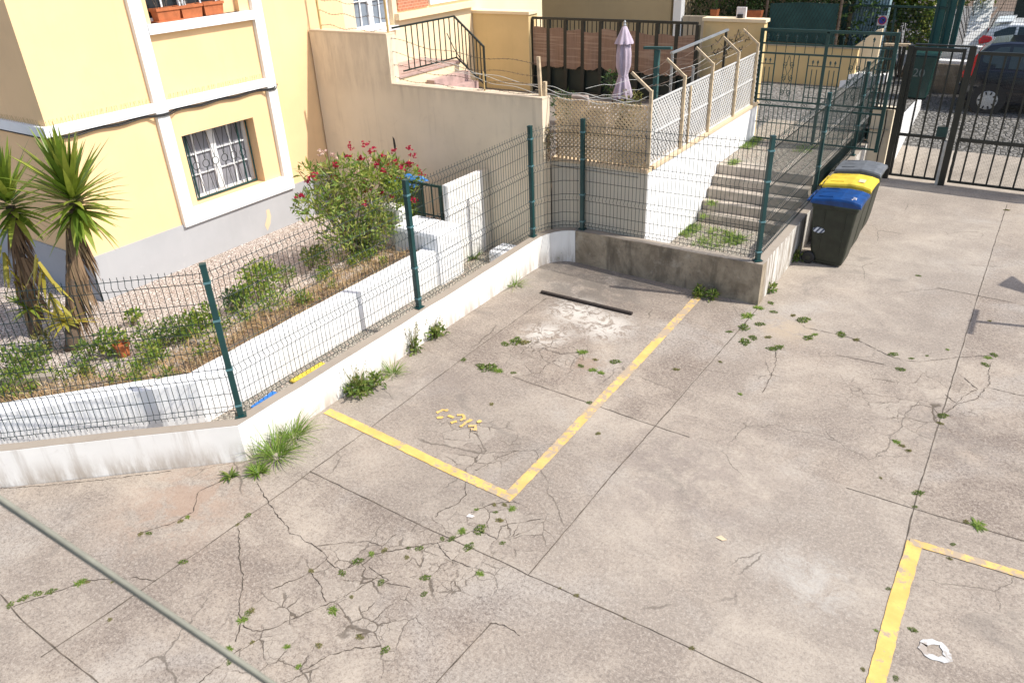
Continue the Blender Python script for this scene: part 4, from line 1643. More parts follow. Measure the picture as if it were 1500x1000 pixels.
# near cable crossing the corner
ta, tb = 1.05, 1.0
A0 = Vector(ray(-10, 727)) * ta + Vector((0, 0, CAM_H))
B0 = Vector(ray(392, 999)) * tb + Vector((0, 0, CAM_H))
d = B0 - A0
t = thing('clothesline', tuple(A0), 'grey green twin strand clothesline close to the camera, crossing the lower left corner', 'clothesline')
for k, off in enumerate((0, .0068)):
    up = Vector((0, 0, 1)) * off
    MB().tube([A0 - d * 5 + up * 1.2, A0 + up * 1.2, A0 + d * .5 + up * .95, B0 + up * .75, B0 + d * 8 + up * .75], .0040, 8).build('strand', M['cable'], t, smooth=True)


# ================================================================== NEIGHBOUR HOUSE, TERRACE
NX = -11.15
nh = thing('cream_house', (NX, 13, 0), 'cream house behind the beige wall with a blue shuttered window and brick panel', 'house')
w1 = (11.30, 12.36, 3.16, 4.6)
mb = MB()
holed_x(mb, NX, 10.91, 18.0, 0, 9, [w1], .16)
mb.add([(NX, 18, 0), (-22, 18, 0), (-22, 18, 9), (NX, 18, 9)], [(0, 1, 2, 3)])
mb.build('wall', M['yellow2'], nh, fix=False)
window(nh, NX - .10, w1[0], w1[1], w1[2], w1[3], 2, 3, 'blueblind')
MB().box(NX - .15, NX + .10, 11.22, 12.40, 3.08, 3.155).build('window_sill', M['trim'], nh)
MB().box(NX + .002, NX + .03, 12.50, 13.45, 3.40, 5.2).build('brick_panel', M['brick'], nh)
MB().box(NX + .002, NX + .12, 12.40, 15.0, 3.24, 3.36).build('ledge', M['yellow2'], nh)
MB().box(NX + .002, NX + .05, 13.50, 15.2, 3.42, 3.56).build('white_sill', M['trim'], nh)

# landing with railing
ld = thing('landing', (-10.6, 12, 1.5), 'pink tiled stair landing beside the cream house wall', 'landing')
MB().box(NX + .004, -10.08, 10.25, 13.05, 1.45, 2.40).build('platform', M['yellow2'], ld)
MB().box(NX + .004, -10.05, 10.25, 13.08, 2.404, 2.44).build('tiles', M['pink'], ld)
for i in range(4):
    MB().box(-10.045 + i * .2, -10.05 + (i + 1) * .2, 11.9, 13.06, 1.45, 2.25 - i * .18).build('step', M['pink'], ld)
MB().box(-10.078, -10.07, 12.0, 12.35, 2.02, 2.22).build('vent', M['whitecar'], ld)
rl = thing('stair_railing', (-10.15, 12, 2.44), 'black iron railing on the pink tiled landing, sloping down at its end', 'railing')
mb = MB()
rx_ = -10.12
mb.bar((rx_, 11.15, 3.28), (rx_, 13.0, 3.28), .032)
mb.bar((rx_, 11.35, 2.50), (rx_, 13.0, 2.50), .025)
mb.bar((rx_, 13.0, 3.28), (-9.43, 13.0, 2.74), .032)
mb.bar((rx_, 13.0, 2.50), (-9.43, 13.0, 2.0), .025)
mb.bar((-9.43, 13.0, 1.95), (-9.43, 13.0, 2.75), .032)
mb.build('rails', M['iron'], rl)
mb = MB()
for i in range(1, 11):
    y = 11.35 + 1.65 * i / 10
    mb.bar((rx_, y, 2.5), (rx_, y, 3.28), .016)
for i in range(1, 8):
    k = i / 8
    mb.bar((rx_ + (-9.43 - rx_) * k, 13.0, 2.5 - .5 * k), (rx_ + (-9.43 - rx_) * k, 13.0, 3.28 - .54 * k), .016)
mb.build('balusters', M['iron'], rl)
mb = MB().tube([(-10.09, 12.7, 3.0), (-10.06, 12.85, 2.7), (-10.06, 13.02, 2.5), (-9.9, 13.03, 2.35), (-9.95, 13.0, 2.2)], .009, 5)
tag(mb.build('hanging_cable', M['black'], smooth=True), 'loose black cable hanging over the landing railing', 'cable')

# pillars and end wall of the terrace
for x0, x1, y0, y1, z1, lab in ((-11.14, -9.64, 15.0, 15.35, 3.10, 'broad sandy wall end left of the reed covered fence'), (-5.80, -4.62, 15.32, 15.52, 3.05, 'sandy wall with black scrawl behind the tangled barbed wire')):
    t = thing('terrace_wall', ((x0 + x1) / 2, y0, 1.5), lab, 'wall')
    MB().box(x0, x1, y0, y1, .8, z1).build('wall_face', M['tan'], t)
    MB().box(x0 - .03, x1 + .03, y0 - .03, y1 + .03, z1 + .002, z1 + .06).build('coping', M['yellow2'], t)
    if x0 > -7:
        mb = MB()
        yy = y0 - .004
        for k in range(16):
            px, pz = U(x0 + .2, x1 - .15), U(2.45, 2.75)
            pts = [(px, yy, pz)]
            for q in range(4):
                pts.append((pts[-1][0] + U(-.05, .06), yy, pts[-1][2] + U(-.06, .07)))
            mb.tube(pts, .006, 4)
        mb.tube([(-5.15, yy, 2.7), (-5.1, yy, 2.92), (-5.03, yy, 2.7), (-5.17, yy, 2.82), (-4.98, yy, 2.83), (-5.15, yy, 2.7)], .007, 4)
        mb.build('scrawl', M['blackpaint'], t)
        MB().box(-5.2, -5.02, 15.40, 15.46, z1 + .06, z1 + .25).build('pale_box', M['signwhite'], t)
        MB().box(-5.17, -5.07, 15.37, 15.40, z1 + .065, z1 + .13).build('lamp', M['black'], t)

rf = thing('reed_fence', (-7.7, 15.1, 1.5), 'dark green metal fence hung with brown woven reed screens', 'fence')
fy = 15.12
fx0, fx1 = -9.62, -5.83
mb = MB()
mb.bar((fx0, fy, 3.03), (fx1, fy, 3.03), .05)
mb.bar((fx0, fy, 1.55), (fx1, fy, 1.55), .04)
for i in range(10):
    x = fx0 + (fx1 - fx0) * i / 9
    mb.bar((x, fy, 1.5), (x, fy, 3.0), .075 if i else .05)
mb.build('posts_and_rails', M['dgate'], rf)
mb = MB()
for i in range(9):
    for k in (.25, .5, .75):
        x = fx0 + (fx1 - fx0) * (i + k) / 9
        mb.bar((x, fy, 2.0), (x, fy, 3.0), .016)
mb.build('bars', M['dgate'], rf)
MB().box(fx0, fx1, fy + .045, fy + .06, 1.52, 2.14).build('lower_sheet', M['sheetgreen'], rf)
for i in range(9):
    x0 = fx0 + (fx1 - fx0) * i / 9 + .04
    x1 = fx0 + (fx1 - fx0) * (i + 1) / 9 - .04
    mb = MB()
    vs = []
    nn = 9
    zt_ = 2.82 + U(-.03, .03)
    sl, ph = U(-.05, .05), U(0, 6)
    for k in range(nn):
        tt = k / (nn - 1)
        x = x0 + (x1 - x0) * tt
        zb = 2.07 + sl * (tt - .5) * 2 - .06 * math.sin(tt * math.pi) * U(.4, 1)
        vs += [(x, fy - .035 + .012 * math.sin(tt * 5 + ph), zb), (x, fy - .035, zt_ + .02 * math.sin(tt * 3 + ph))]
    mb.add(vs, [(2 * k, 2 * k + 2, 2 * k + 3, 2 * k + 1) for k in range(nn - 1)])
    o = mb.build('reed_screen', M['mat'], rf)
    so = o.modifiers.new('solid', 'SOLIDIFY')
    so.thickness = .012

# parasol
ux, uy = -6.36, 13.0
um = thing('parasol', (ux, uy, 1.5), 'closed lilac parasol tied at the waist, standing on the terrace', 'parasol')
MB().tube([(ux, uy, 1.5), (ux, uy, 3.2)], .02, 8).build('pole', M['silver'], um)
MB().lathe((ux, uy, 1.5), [(.24, 0), (.24, .05), (.05, .08), (.04, .25)], 18).build('base', M['black'], um)
n = 32
prof = [(1.98, .155, .34), (2.06, .15, .30), (2.2, .125, .25), (2.36, .085, .16), (2.40, .078, .12), (2.55, .115, .22), (2.75, .115, .24), (2.92, .10, .26), (3.0, .075, .2)]
mb = MB()
vs = []
ph = [U(-.6, .6) for _ in range(n)]
for i, (z, r, am) in enumerate(prof):
    for j in range(n):
        a = 6.283 * j / n
        w = 1 + am * math.cos(a * 8 + .3 * i) * (1 + .3 * ph[j])
        vs.append((ux + r * w * math.cos(a + .02 * i), uy + r * w * math.sin(a + .02 * i), z + (.06 * math.cos(a * 8) if i == 0 else 0)))
mb.add(vs, [(i * n + j, i * n + (j + 1) % n, (i + 1) * n + (j + 1) % n, (i + 1) * n + j) for i in range(len(prof) - 1) for j in range(n)])
cn = mb.build('canopy', M['umb'], um, smooth=True)
MB().lathe((ux, uy, 2.37), [(.09, 0), (.092, .03)], 14).build('tie', M['umb'], cn)
mb = MB()
vs = []
prof = [(2.93, .155, .18), (2.98, .14, .16), (3.09, .09, .14), (3.2, .045, .05), (3.22, .02, 0)]
for i, (z, r, am) in enumerate(prof):
    for j in range(n):
        a = 6.283 * j / n
        w = 1 + am * math.cos(a * 8)
        vs.append((ux + r * w * math.cos(a), uy + r * w * math.sin(a), z))
mb.add(vs, [(i * n + j, i * n + (j + 1) % n, (i + 1) * n + (j + 1) % n, (i + 1) * n + j) for i in range(len(prof) - 1) for j in range(n)])
mb.build('top_flounce', M['umb'], cn, smooth=True)
MB().lathe((ux, uy, 3.2), [(.022, 0), (.03, .03), (.02, .06), (.024, .08), (.008, .11)], 10).build('finial', M['silver'], um)

# clothes drying frames
t = thing('clothes_dryer', (-5.5, 12.5, 1.5), 'teal T shaped drying post by the parasol', 'clothes post')
MB().bar((-5.50, 12.5, 1.5), (-5.50, 12.5, 2.93), .075).build('post', M['net'], t)
MB().bar((-5.74, 12.5, 2.955), (-5.24, 12.48, 2.975), .07, .04).build('crossbar', M['net'], t)
t = thing('clothes_dryer', (-4.9, 12.5, 1.5), 'pale steel drying frame with slanting top bar behind the lattice', 'clothes post')
for x, y, z in ((-5.23, 12.5, 2.89), (-4.95, 12.75, 2.66)):
    MB().bar((x, y, 1.5), (x, y, z), .035).build('post', M['silver'], t)
MB().bar((-4.86, 13.95, 1.5), (-4.86, 13.95, 3.06), .035).build('post', M['dgate'], t)
MB().bar((-5.23, 12.45, 2.90), (-4.85, 14.0, 3.085), .05, .03).build('top_bar', M['silver'], t)
mb = MB()
for z in (2.55, 2.38, 2.2, 2.05):
    barbed(mb, (-5.5, 12.5, z), (-5.2, 12.35, z + .03), .01, .003, 4, False)
    barbed(mb, (-5.2, 12.35, z + .03), (-4.86, 14.9, z + .25), .03, .003, 8, False)
    barbed(mb, (-6.3, 11.5, z - .1), (-5.5, 12.5, z), .03, .003, 8, False)
mb.build('line', M['line'], t)
# cushions
for (px, py), wv, lab, tilt in (((852, 146), .34, 'mauve padded chair back leaning on the terrace beside the parasol', 18), ((879, 150), .40, 'flat mauve cushion lying next to the leaning chair back', 80)):
    p = YP(px, py, 12.2)
    mb = MB()
    a = R(tilt)
    mb.obox((p.x, 12.2, p.z - .12), (wv / 2, 0, 0), (0, .04 * math.cos(a), .04 * math.sin(a)), (0, -.22 * math.sin(a), .22 * math.cos(a)))
    mb.obox((p.x, 12.26, 1.72), (wv / 2 - .02, 0, 0), (0, .16, 0), (0, 0, .2))
    tag(mb.build('garden_cushion', M['cushion'], bevel=.03), lab, 'cushion')

# ================================================================== ACROSS THE STREET
SY = 21.1
t = thing('street_wall', (-5.5, SY, .9), 'tan street wall under the teal shade net, seen through the ornamental gate', 'wall')
MB().box(-6.42, -4.0, SY, SY + .2, .6, 1.80).build('wall_face', M['tan'], t)
MB().box(-6.44, -3.98, SY - .02, SY + .22, 1.803, 1.84).build('coping', M['oldwall'], t)
tag(MB().box(-8.60, -6.44, SY + .02, SY + .22, .6, 2.44).build('street_wall', M['oldwall']), 'taller old patchy wall with flower pots along its top', 'wall')
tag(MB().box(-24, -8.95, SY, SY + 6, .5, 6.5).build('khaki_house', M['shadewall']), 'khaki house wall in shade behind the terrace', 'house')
tag(MB().box(-8.86, -8.64, SY - .05, SY + .2, .5, 4.5).build('white_pillar', M['trim']), 'white pillar between the khaki house and the old street wall', 'pillar')
for x, w, lab, hh in ((-5.98 - .75, .5, 'long terracotta trough on the old street wall', .17), (-8.3 + .55, .2, 'small round terracotta pot on the old street wall', .17)):
    t = thing('street_pot', (x, SY + .1, 2.44), lab, 'flower pot', 'pots on the old street wall')
    MB().prism([(x - w / 2 + .02, SY + .02, 2.445), (x + w / 2 - .02, SY + .02, 2.445), (x + w / 2, SY + .02, 2.445 + hh), (x - w / 2, SY + .02, 2.445 + hh)], (0, .18, 0)).build('pot', M['terra'], t)
    MB().box(x - w / 2 + .02, x + w / 2 - .02, SY + .04, SY + .18, 2.445 + hh, 2.445 + hh + .01).build('soil', M['potsoil'], t)
    lf2 = MB()
    leaf_cloud(lf2, [((x, SY + .1, 2.72), (w / 2, .1, .12))], 50, .07, .03)
    lf2.build('leaves', L['dark'], t, fix=False)
# chain link fence with net
t = thing('chain_link_fence', (-6.5, SY + .3, 1.8), 'rusty posted chain link fence with a teal shade net on its lower half', 'fence')
for x in (-6.44, -4.62):
    MB().tube([(x, SY + .3, 1.7), (x, SY + .3, 4.4)], .035, 6).build('post', M['barb'], t)
mb = MB()
mb.prism([(-6.36, SY + .33, 1.86), (-4.68, SY + .33, 1.84), (-4.68, SY + .33, 2.78), (-5.6, SY + .33, 2.80), (-6.36, SY + .33, 2.76)], (0, .01, 0))
mb.build('shade_net', M['net'], t)
mb = MB()
x = -9.2
while x < -4.6:
    for sg in (1, -1):
        mb.tube([(x, SY + .29, 1.86), (x + sg * 1.25, SY + .29, 4.36)], .0035, 3, cap=False)
    x += .085
mb.build('wire_netting', M['dgate'], t, fix=False)
# hedge behind
hd = MB()
leaf_cloud(hd, [((-8.2 + i * .75, SY + 1.4 + .2 * math.sin(i), 3.0 + .2 * math.sin(i * 2.1)), (.75, .7, 1.3)) for i in range(6)], 5200, .16, .07, .6)
t = thing('hedge', (-6.5, SY + 1.4, .8), 'dark hedge behind the chain link fence', 'hedge')
hd.build('foliage', L['dark'], t, fix=False)
mb = MB()
for i in range(6):
    mb.tube([(-8.2 + i * .75, SY + 1.4, .3), (-8.2 + i * .75 + .1, SY + 1.4, 3)], [.06, .03], 6)
mb.build('stems', L['stem'], t)
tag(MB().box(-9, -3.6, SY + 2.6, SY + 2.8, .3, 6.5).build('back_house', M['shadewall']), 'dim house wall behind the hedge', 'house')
# pale blue corrugated sheets
mb = MB()
vs = []
nn = 60
for k in range(nn):
    x = -4.55 + .85 * k / (nn - 1)
    y = SY + 1.2 + .03 * math.sin(k * 1.3)
    vs += [(x, y, 1.0), (x + .1, y, 4.2)]
mb.add(vs, [(2 * k, 2 * k + 2, 2 * k + 3, 2 * k + 1) for k in range(nn - 1)])
o = tag(mb.build('corrugated_sheet', M['lblue']), 'pale blue corrugated sheet wall right of the teal net', 'sheet')
o.modifiers.new('s', 'SOLIDIFY').thickness = .01
# cream sloped wall
FY = 22.2
mb = MB().prism([(-4.55, SY + .5, .7), (-3.62, SY + .5, .7), (-3.62, SY + .5, 2.22), (-3.75, SY + .5, 2.18), (-4.25, SY + .5, 1.75), (-4.55, SY + .5, 1.62)], (0, .18, 0))
tag(mb.build('stair_wall', M['yellow2']), 'cream sloping stair wall behind the ornamental gate', 'wall')
mb = MB()
for k in range(9):
    x = -3.4 - .05 * k
    mb.obox((x - U(0, .4), SY + .1, .95 + U(0, .25)), (U(.1, .2), 0, .03), (0, U(.1, .2), 0), (0, .02, U(.04, .1)))
tag(mb.build('rubble_heap', M['trim']), 'heap of pale rubble and bags at the foot of the sloping wall', 'rubble')
# mesh fence with green posts across the street
t = thing('street_fence', (-3.4, FY, .8), 'green framed mesh fence across the street, with broad teal panels', 'fence')
mb = MB()
mb.bar((-4.60, FY, 1.0), (-4.68, FY, 2.70), .12)
mb.bar((-4.62, FY, 2.68), (-2.3, FY, 2.66), .05)
mb.bar((-3.48, FY, 1.0), (-3.5, FY, 2.66), .05)
mb.build('frame', M['ggate'], t)
for x, w in ((-2.62, .22), (-2.39, .20), (-2.17, .13)):
    MB().prism([(x, FY, 1.7), (x + w, FY, 1.7), (x + w, FY, 4.4), (x, FY, 4.4)], (0, .08, 0)).build('panel', M['tealsheet'], t)
    MB().bar((x + .05, FY - .03, 1.7), (x + .05, FY - .03, 4.4), .04).build('panel_rib', M['ggate'], t)
mb = MB()
for z in [1.55 + .075 * i for i in range(26)]:
    mb.bar((-1.9, FY + .02, z), (2.0, FY + .02, z), .006)
    if z < 2.66:
        mb.bar((-4.6, FY + .02, z), (-2.4, FY + .02, z), .006)
for i in range(105):
    x = -4.6 + i * .05
    if x < -2.4 or x > -1.9:
        mb.bar((x, FY + .025, 1.5), (x, FY + .025, 2.66 if x < -2.4 else 3.5), .005)
mb.build('wire_mesh', M['wire'], t)
t = thing('retaining_kerb', (-2, FY, .7), 'dark stained grey street wall with white top behind the green street bin', 'wall')
MB().box(-2.75, -1.58, FY - .1, FY + .15, .5, 1.40).build('wall_face', M['oldgrey'], t)
MB().box(-2.77, -1.55, FY + .02, FY + .3, 1.403, 1.47).build('white_top', M['trim'], t)
MB().box(-2.6, -.9, FY + .5, FY + .7, .7, 1.75).build('white_band', M['trim'], t)
mb = MB().prism([(-2.05, FY + 2.0, .8), (-1.55, FY + 2.0, .8), (-1.75, FY + 4.4, 3.2), (-2.2, FY + 4.4, 3.2)], (0, .2, 0))
struct(mb.build('white_ramp', M['trim']))
# no parking sign
t = thing('no_parking_sign', (-3.74, FY - .06, 2.35), 'round red and blue no parking sign on the green street fence', 'sign')
MB().box(-3.86, -3.64, FY - .06, FY - .045, 2.23, 2.46).build('plate', M['signwhite'], t)
def disc(r0, r1, y, mat, name):
    mb = MB()
    n = 24
    vs = []
    for k in range(n):
        a = 6.283 * k / n
        vs += [(-3.75 + r1 * math.cos(a), y, 2.35 + r1 * math.sin(a)), (-3.75 + r0 * math.cos(a), y, 2.35 + r0 * math.sin(a))]
    mb.add(vs, [(2 * k, (2 * k + 2) % (2 * n), (2 * k + 3) % (2 * n), 2 * k + 1) for k in range(n)])
    mb.build(name, mat, t)
disc(.0, .078, FY - .064, M['signblue'], 'blue_face')
disc(.078, .10, FY - .066, M['signred'], 'red_rim')
MB().bar((-3.80, FY - .068, 2.40), (-3.70, FY - .068, 2.30), .016, .003).build('red_bar', M['signred'], t)
# street bin
bx, by, bz = -2.64, 20.25, .86
t = thing('street_bin', (bx, by, bz), 'dark green street bin with sprayed white numbers beyond the driveway gate', 'bin')
MB().add([(bx, by, bz + .06), (bx + .42, by, bz + .06), (bx + .42, by + .5, bz + .06), (bx, by + .5, bz + .06), (bx - .08, by - .05, bz + 1.0), (bx + .5, by - .05, bz + 1.0), (bx + .5, by + .6, bz + 1.0), (bx - .08, by + .6, bz + 1.0)],
         [(0, 3, 2, 1), (0, 1, 5, 4), (1, 2, 6, 5), (2, 3, 7, 6), (3, 0, 4, 7), (4, 5, 6, 7)]).build('body', M['dishgrey'], t, bevel=.03)
MB().prism([(bx - .11, by - .08, bz + 1.003), (bx + .53, by - .08, bz + 1.003), (bx + .53, by - .04, bz + 1.07), (bx - .11, by - .04, bz + 1.07)], (0, .68, .03)).build('lid', M['dishgrey'], t, bevel=.015)
for k in (0, 1):
    MB().lathe((bx + .05 + .32 * k, by + .42, bz + .04), [(.03, -.02), (.06, -.02), (.06, .02), (.03, .02)], 12, axis='x').build('wheel', M['black'], t)
def txt(s_, loc, size, mat, parent, rx=90, rz=0, name='lettering'):
    c = bpy.data.curves.new(name, 'FONT')
    c.body = s_
    c.size = size
    c.extrude = .002
    o = bpy.data.objects.new(name, c)
    COL.objects.link(o)
    o.rotation_euler = (R(rx), 0, R(rz))
    o.parent = parent
    o.location = Vector(loc) - Vector(parent['_w'])
    c.materials.append(mat)
    bpy.context.view_layer.update()
    me = bpy.data.meshes.new_from_object(o)
    q = bpy.data.objects.new(name, me)
    COL.objects.link(q)
    q.parent = parent
    q.location = o.location.copy()
    q.rotation_euler = o.rotation_euler.copy()
    bpy.data.objects.remove(o)
    return q
txt('20', (bx + .06, by - .05, bz + .55), .26, M['graffiti'], t)
txt('24', (bx + .485, by + .06, bz + .50), .34, M['graffiti'], t, rz=90)


# ================================================================== CARS
def car(name, loc, paint, label, glass, ln=3.9, wd=1.68, ht=1.46, spoiler=False):
    """hatchback, rear at x=0 pointing -x, near side at y=0"""
    X, Y, Z = loc
    t = thing(name, loc, label, 'car')
    def P_(x, y, z):
        return (X + x, Y + y, Z + z)
    # lower body stations: x, half-inset at sill / belt, z bottom, z belt
    st_ = [(0.0, .16, .40, .78), (.04, .10, .30, .90), (.18, .04, .24, .93), (.6, .0, .2, .95), (1.8, .0, .2, .93), (2.7, .0, .2, .90), (3.4, .04, .22, .80), (3.75, .12, .28, .68), (ln, .26, .36, .56)]
    mb = MB()
    vs = []
    for x, ins, zb, zt_ in st_:
        zm_ = zb + (zt_ - zb) * .55
        for y, z in ((ins + .06, zb), (ins, zb + .12), (ins - .0, zm_), (ins + .03, zt_ - .04), (ins + .09, zt_), (wd - ins - .09, zt_), (wd - ins - .03, zt_ - .04), (wd - ins, zm_), (wd - ins, zb + .12), (wd - ins - .06, zb)):
            vs.append(P_(x, y, z))
    n = 10
    fs = [(i * n + j, i * n + (j + 1) % n, (i + 1) * n + (j + 1) % n, (i + 1) * n + j) for i in range(len(st_) - 1) for j in range(n)]
    fs += [tuple(range(n)), tuple((len(st_) - 1) * n + j for j in range(n))]
    mb.add(vs, fs)
    body = mb.build('body', paint, t, smooth=True, bevel=.02)
    # cabin
    cs = [(.10, .13, .93, .93), (.22, .15, .92, 1.22), (.42, .17, .92, ht - .05), (.75, .18, .92, ht), (1.5, .18, .92, ht), (2.0, .19, .92, ht - .06), (2.85, .16, .89, .92)]
    mb = MB()
    vs = []
    for x, ins, zb, zt_ in cs:
        k = ins - .09
        for y, z in ((.07, zb - .02), (ins, zt_ - .03), (ins + .1, zt_), (wd - ins - .1, zt_), (wd - ins, zt_ - .03), (wd - .07, zb - .02)):
            vs.append(P_(x, y, z))
    n = 6
    fs = [(i * n + j, i * n + j + 1, (i + 1) * n + j + 1, (i + 1) * n + j) for i in range(len(cs) - 1) for j in range(n - 1)]
    fs += [tuple(range(n))]
    mb.add(vs, fs)
    mb.build('roof', paint, t, smooth=False, bevel=.02)
    # side windows, following the cabin side
    def side(x, f):
        """point on the near cabin side at station x, f 0 belt .. 1 roof"""
        for a, b in zip(cs[:-1], cs[1:]):
            if a[0] <= x <= b[0]:
                k = (x - a[0]) / (b[0] - a[0])
                ins = a[1] + (b[1] - a[1]) * k
                zb = a[2] + (b[2] - a[2]) * k - .02
                z1 = a[3] + (b[3] - a[3]) * k - .03
                return Vector(P_(x, .07 + (ins - .07) * f - .006, zb + (z1 - zb) * f))
    for xs in (((.34, .62), (.62, .80)), ((.86, 1.72),), ((1.80, 2.45),)):
        mb = MB()
        for a, b in xs:
            lo = .18 if a < .5 else .10
            mb.add([side(a, lo + (.25 if a < .5 else 0)), side(b, lo), side(b, .90), side(a, .72 if a < .5 else .90)], [(0, 1, 2, 3)])
        mb.build('side_window', M[glass], t)
    mb = MB()
    mb.add([P_(.098, .26, .97), P_(.098, wd - .26, .97), P_(.395, wd - .32, ht - .10), P_(.395, .32, ht - .10)], [(0, 1, 2, 3)])
    mb.add([P_(.098, .14, .98), P_(.098, .26, .97), P_(.395, .32, ht - .10), P_(.40, .20, ht - .12)], [(0, 1, 2, 3)])
    o = mb.build('rear_window', M['carglass2'] if not spoiler else M[glass], t)
    o.location.x -= .02
    if spoiler:
        MB().prism([P_(.28, .2, ht - .02), P_(.28, wd - .2, ht - .02), P_(.70, wd - .2, ht + .03), P_(.70, .2, ht + .03)], (0, 0, .035)).build('spoiler', paint, t, bevel=.015)
    for sgn in (0, 1):
        y0 = .055 if sgn == 0 else wd - .055
        dy = -.012 if sgn == 0 else .012
        pts = [(.03, .72), (.20, .78), (.22, 1.0), (.235, 1.22), (.20, 1.22), (.10, 1.0), (.0, .84)] if not spoiler else [(.05, .85), (.36, .92), (.30, 1.04), (.10, 1.06), (.02, .95)]
        mb = MB().prism([P_(a, y0 + dy + (.05 if b > .95 else 0) * (1 if sgn == 0 else -1), b) for a, b in pts], (0, .10 if sgn == 0 else -.10, 0))
        mb.build('tail_light', M['taillight'], t, bevel=.01)
    for wx in (.62, 3.05):
        for y0, sg in ((-.01, 1), (wd + .01, -1)):
            a = MB()
            a.lathe(P_(wx, y0 + (.10 if sg > 0 else -.10), .30), [(.355, -.112 * sg), (.355, .0)], 24, axis='y')
            a.build('wheel_arch', M['black'], body)
            w = MB().lathe(P_(wx, y0, .29), [(.19, .0), (.26, -.012 * sg), (.285, .01 * sg), (.29, .05 * sg), (.29, .16 * sg), (.2, .18 * sg)], 24, axis='y')
            wh = w.build('wheel', M['black'], t, smooth=False)
            h = MB()
            h.lathe(P_(wx, y0, .29), [(.205, -.008 * sg), (.19, -.022 * sg), (.07, -.03 * sg), (.05, -.036 * sg)], 24, axis='y')
            hb = h.build('hubcap', M['hub'], wh, smooth=False)
            h = MB()
            for k in range(10):
                an = k / 10 * 6.283
                u = Vector((math.cos(an), 0, math.sin(an)))
                v = Vector((-math.sin(an), 0, math.cos(an)))
                h.obox(Vector(P_(wx, y0 - .026 * sg, .29)) + u * .155, u * .032, v * .016, (0, .006, 0))
            h.build('hubcap_slots', M['black'], hb)
    MB().bar(P_(.25, -.015, .52), P_(3.2, -.015, .50), .02, .05).build('side_strip', M['black'], t)
    MB().bar(P_(1.0, -.01, .78), P_(1.18, -.01, .78), .02, .03).build('door_handle', paint, t)
    mb = MB()
    for x in (.9, 1.78):
        mb.bar(P_(x, -.004, .3), P_(x + .02, .008, .9), .006)
    mb.build('door_gap', M['black'], t)
    MB().prism([P_(-.03, .2, .32), P_(-.03, wd - .2, .32), P_(-.05, wd - .15, .58), P_(-.05, .15, .58)], (.12, 0, 0)).build('bumper', paint, t, bevel=.03)
    return t


car('parked_car', (-1.60, 20.30, .70), M['blackcar'], 'near black hatchback parked beyond the driveway gate, tail light showing', 'carglass', ht=1.48)
car('parked_car', (-1.75, 24.4, .72), M['whitecar'], 'white hatchback with spoiler behind the street mesh fence', 'carglass', ht=1.36, spoiler=True)
# car behind, only its red lamp shows


# ================================================================== PLANTS
def gpt(px, py):
    """photo point -> garden surface"""
    p = G(px, py, .3)
    for _ in range(6):
        p = G(px, py, gz(p.x))
    return p


def yucca(px, py, cx, cy, label, nl=150, ln=.62, skirt=70):
    b = gpt(px, py)
    cr = XP(cx, cy, b.x)
    top, lean = cr.z, (0.0, cr.y - b.y)
    t = thing('yucca', tuple(b), label, 'yucca', 'yuccas by the house corner')
    c = Vector((b.x + lean[0], b.y + lean[1], top))
    h = top - b.z
    mb = MB()
    pts, rs = [], []
    for i in range(9):
        k = i / 8
        pts.append(Vector((b.x + lean[0] * k + .02 * math.sin(i * 2.1), b.y + lean[1] * k, b.z - .05 + h * k)))
        rs.append((.088 - .030 * k) * U(.9, 1.1))
    mb.tube(pts, rs, 9)
    mb.build('trunk', L['trunk'], t, smooth=True)
    mb = MB()
    for i in range(nl):
        k = i / nl
        el = R(89 - 128 * k ** 1.25 + U(-9, 9))
        az = i * 2.39996 + U(-.2, .2)
        d = Vector((math.cos(az) * math.cos(el), math.sin(az) * math.cos(el), math.sin(el)))
        o = c + Vector((0, 0, .20 - .40 * k)) + d * .04
        blade(mb, o, d, ln * U(.8, 1.12) * (.85 + .3 * math.sin(min(1, k * 1.4) * math.pi)), .078 * U(.85, 1.15), .04 + .75 * k * U(.0, 1.5), 4)
    mb.build('leaves', L['yucca'], t, fix=False)
    mb = MB()
    for i in range(skirt):
        az = U(0, 6.283)
        zz = U(.22, .86)
        o = Vector((b.x + lean[0] * zz, b.y + lean[1] * zz, b.z + h * zz)) + Vector((math.cos(az), math.sin(az), 0)) * .08
        d = Vector((math.cos(az) * U(.1, .4), math.sin(az) * U(.1, .4), -1))
        blade(mb, o, d, ln * U(.55, .95), .045 * U(.6, 1.1), .3, 4)
    mb.build('dead_leaf_skirt', L['yuccadead'], t, fix=False)
    mb = MB()
    for i in range(16):
        az = U(0, 6.283)
        zz = U(.25, .75)
        o = Vector((b.x, b.y, b.z + h * zz))
        d = Vector((math.cos(az) * .55, math.sin(az) * .55, -U(.6, 1.3)))
        blade(mb, o, d, ln * U(.5, .8), .05, .15, 4)
    mb.build('yellow_leaves', L['yuccayel'], t, fix=False)
    # young basal rosettes
    mb = MB()
    for i in range(26):
        az = U(0, 6.283)
        el = R(U(5, 70))
        blade(mb, Vector((b.x + .08, b.y + .02, b.z + .42)), Vector((math.cos(az) * math.cos(el), math.sin(az) * math.cos(el), math.sin(el) - .35)), ln * U(.40, .62), .05, .3, 4)
    mb.build('side_shoot', L['yuccayel'] if nl > 120 else L['yucca'], t, fix=False)
    return t


yucca(104, 512, 108, 292, 'tall yucca with full green crown at the house corner, right of its neighbour', 165, .70, 150)
yucca(52, 490, 14, 296, 'yucca at the left edge with drooping dead leaf skirt, partly cut off', 105, .62, 110)


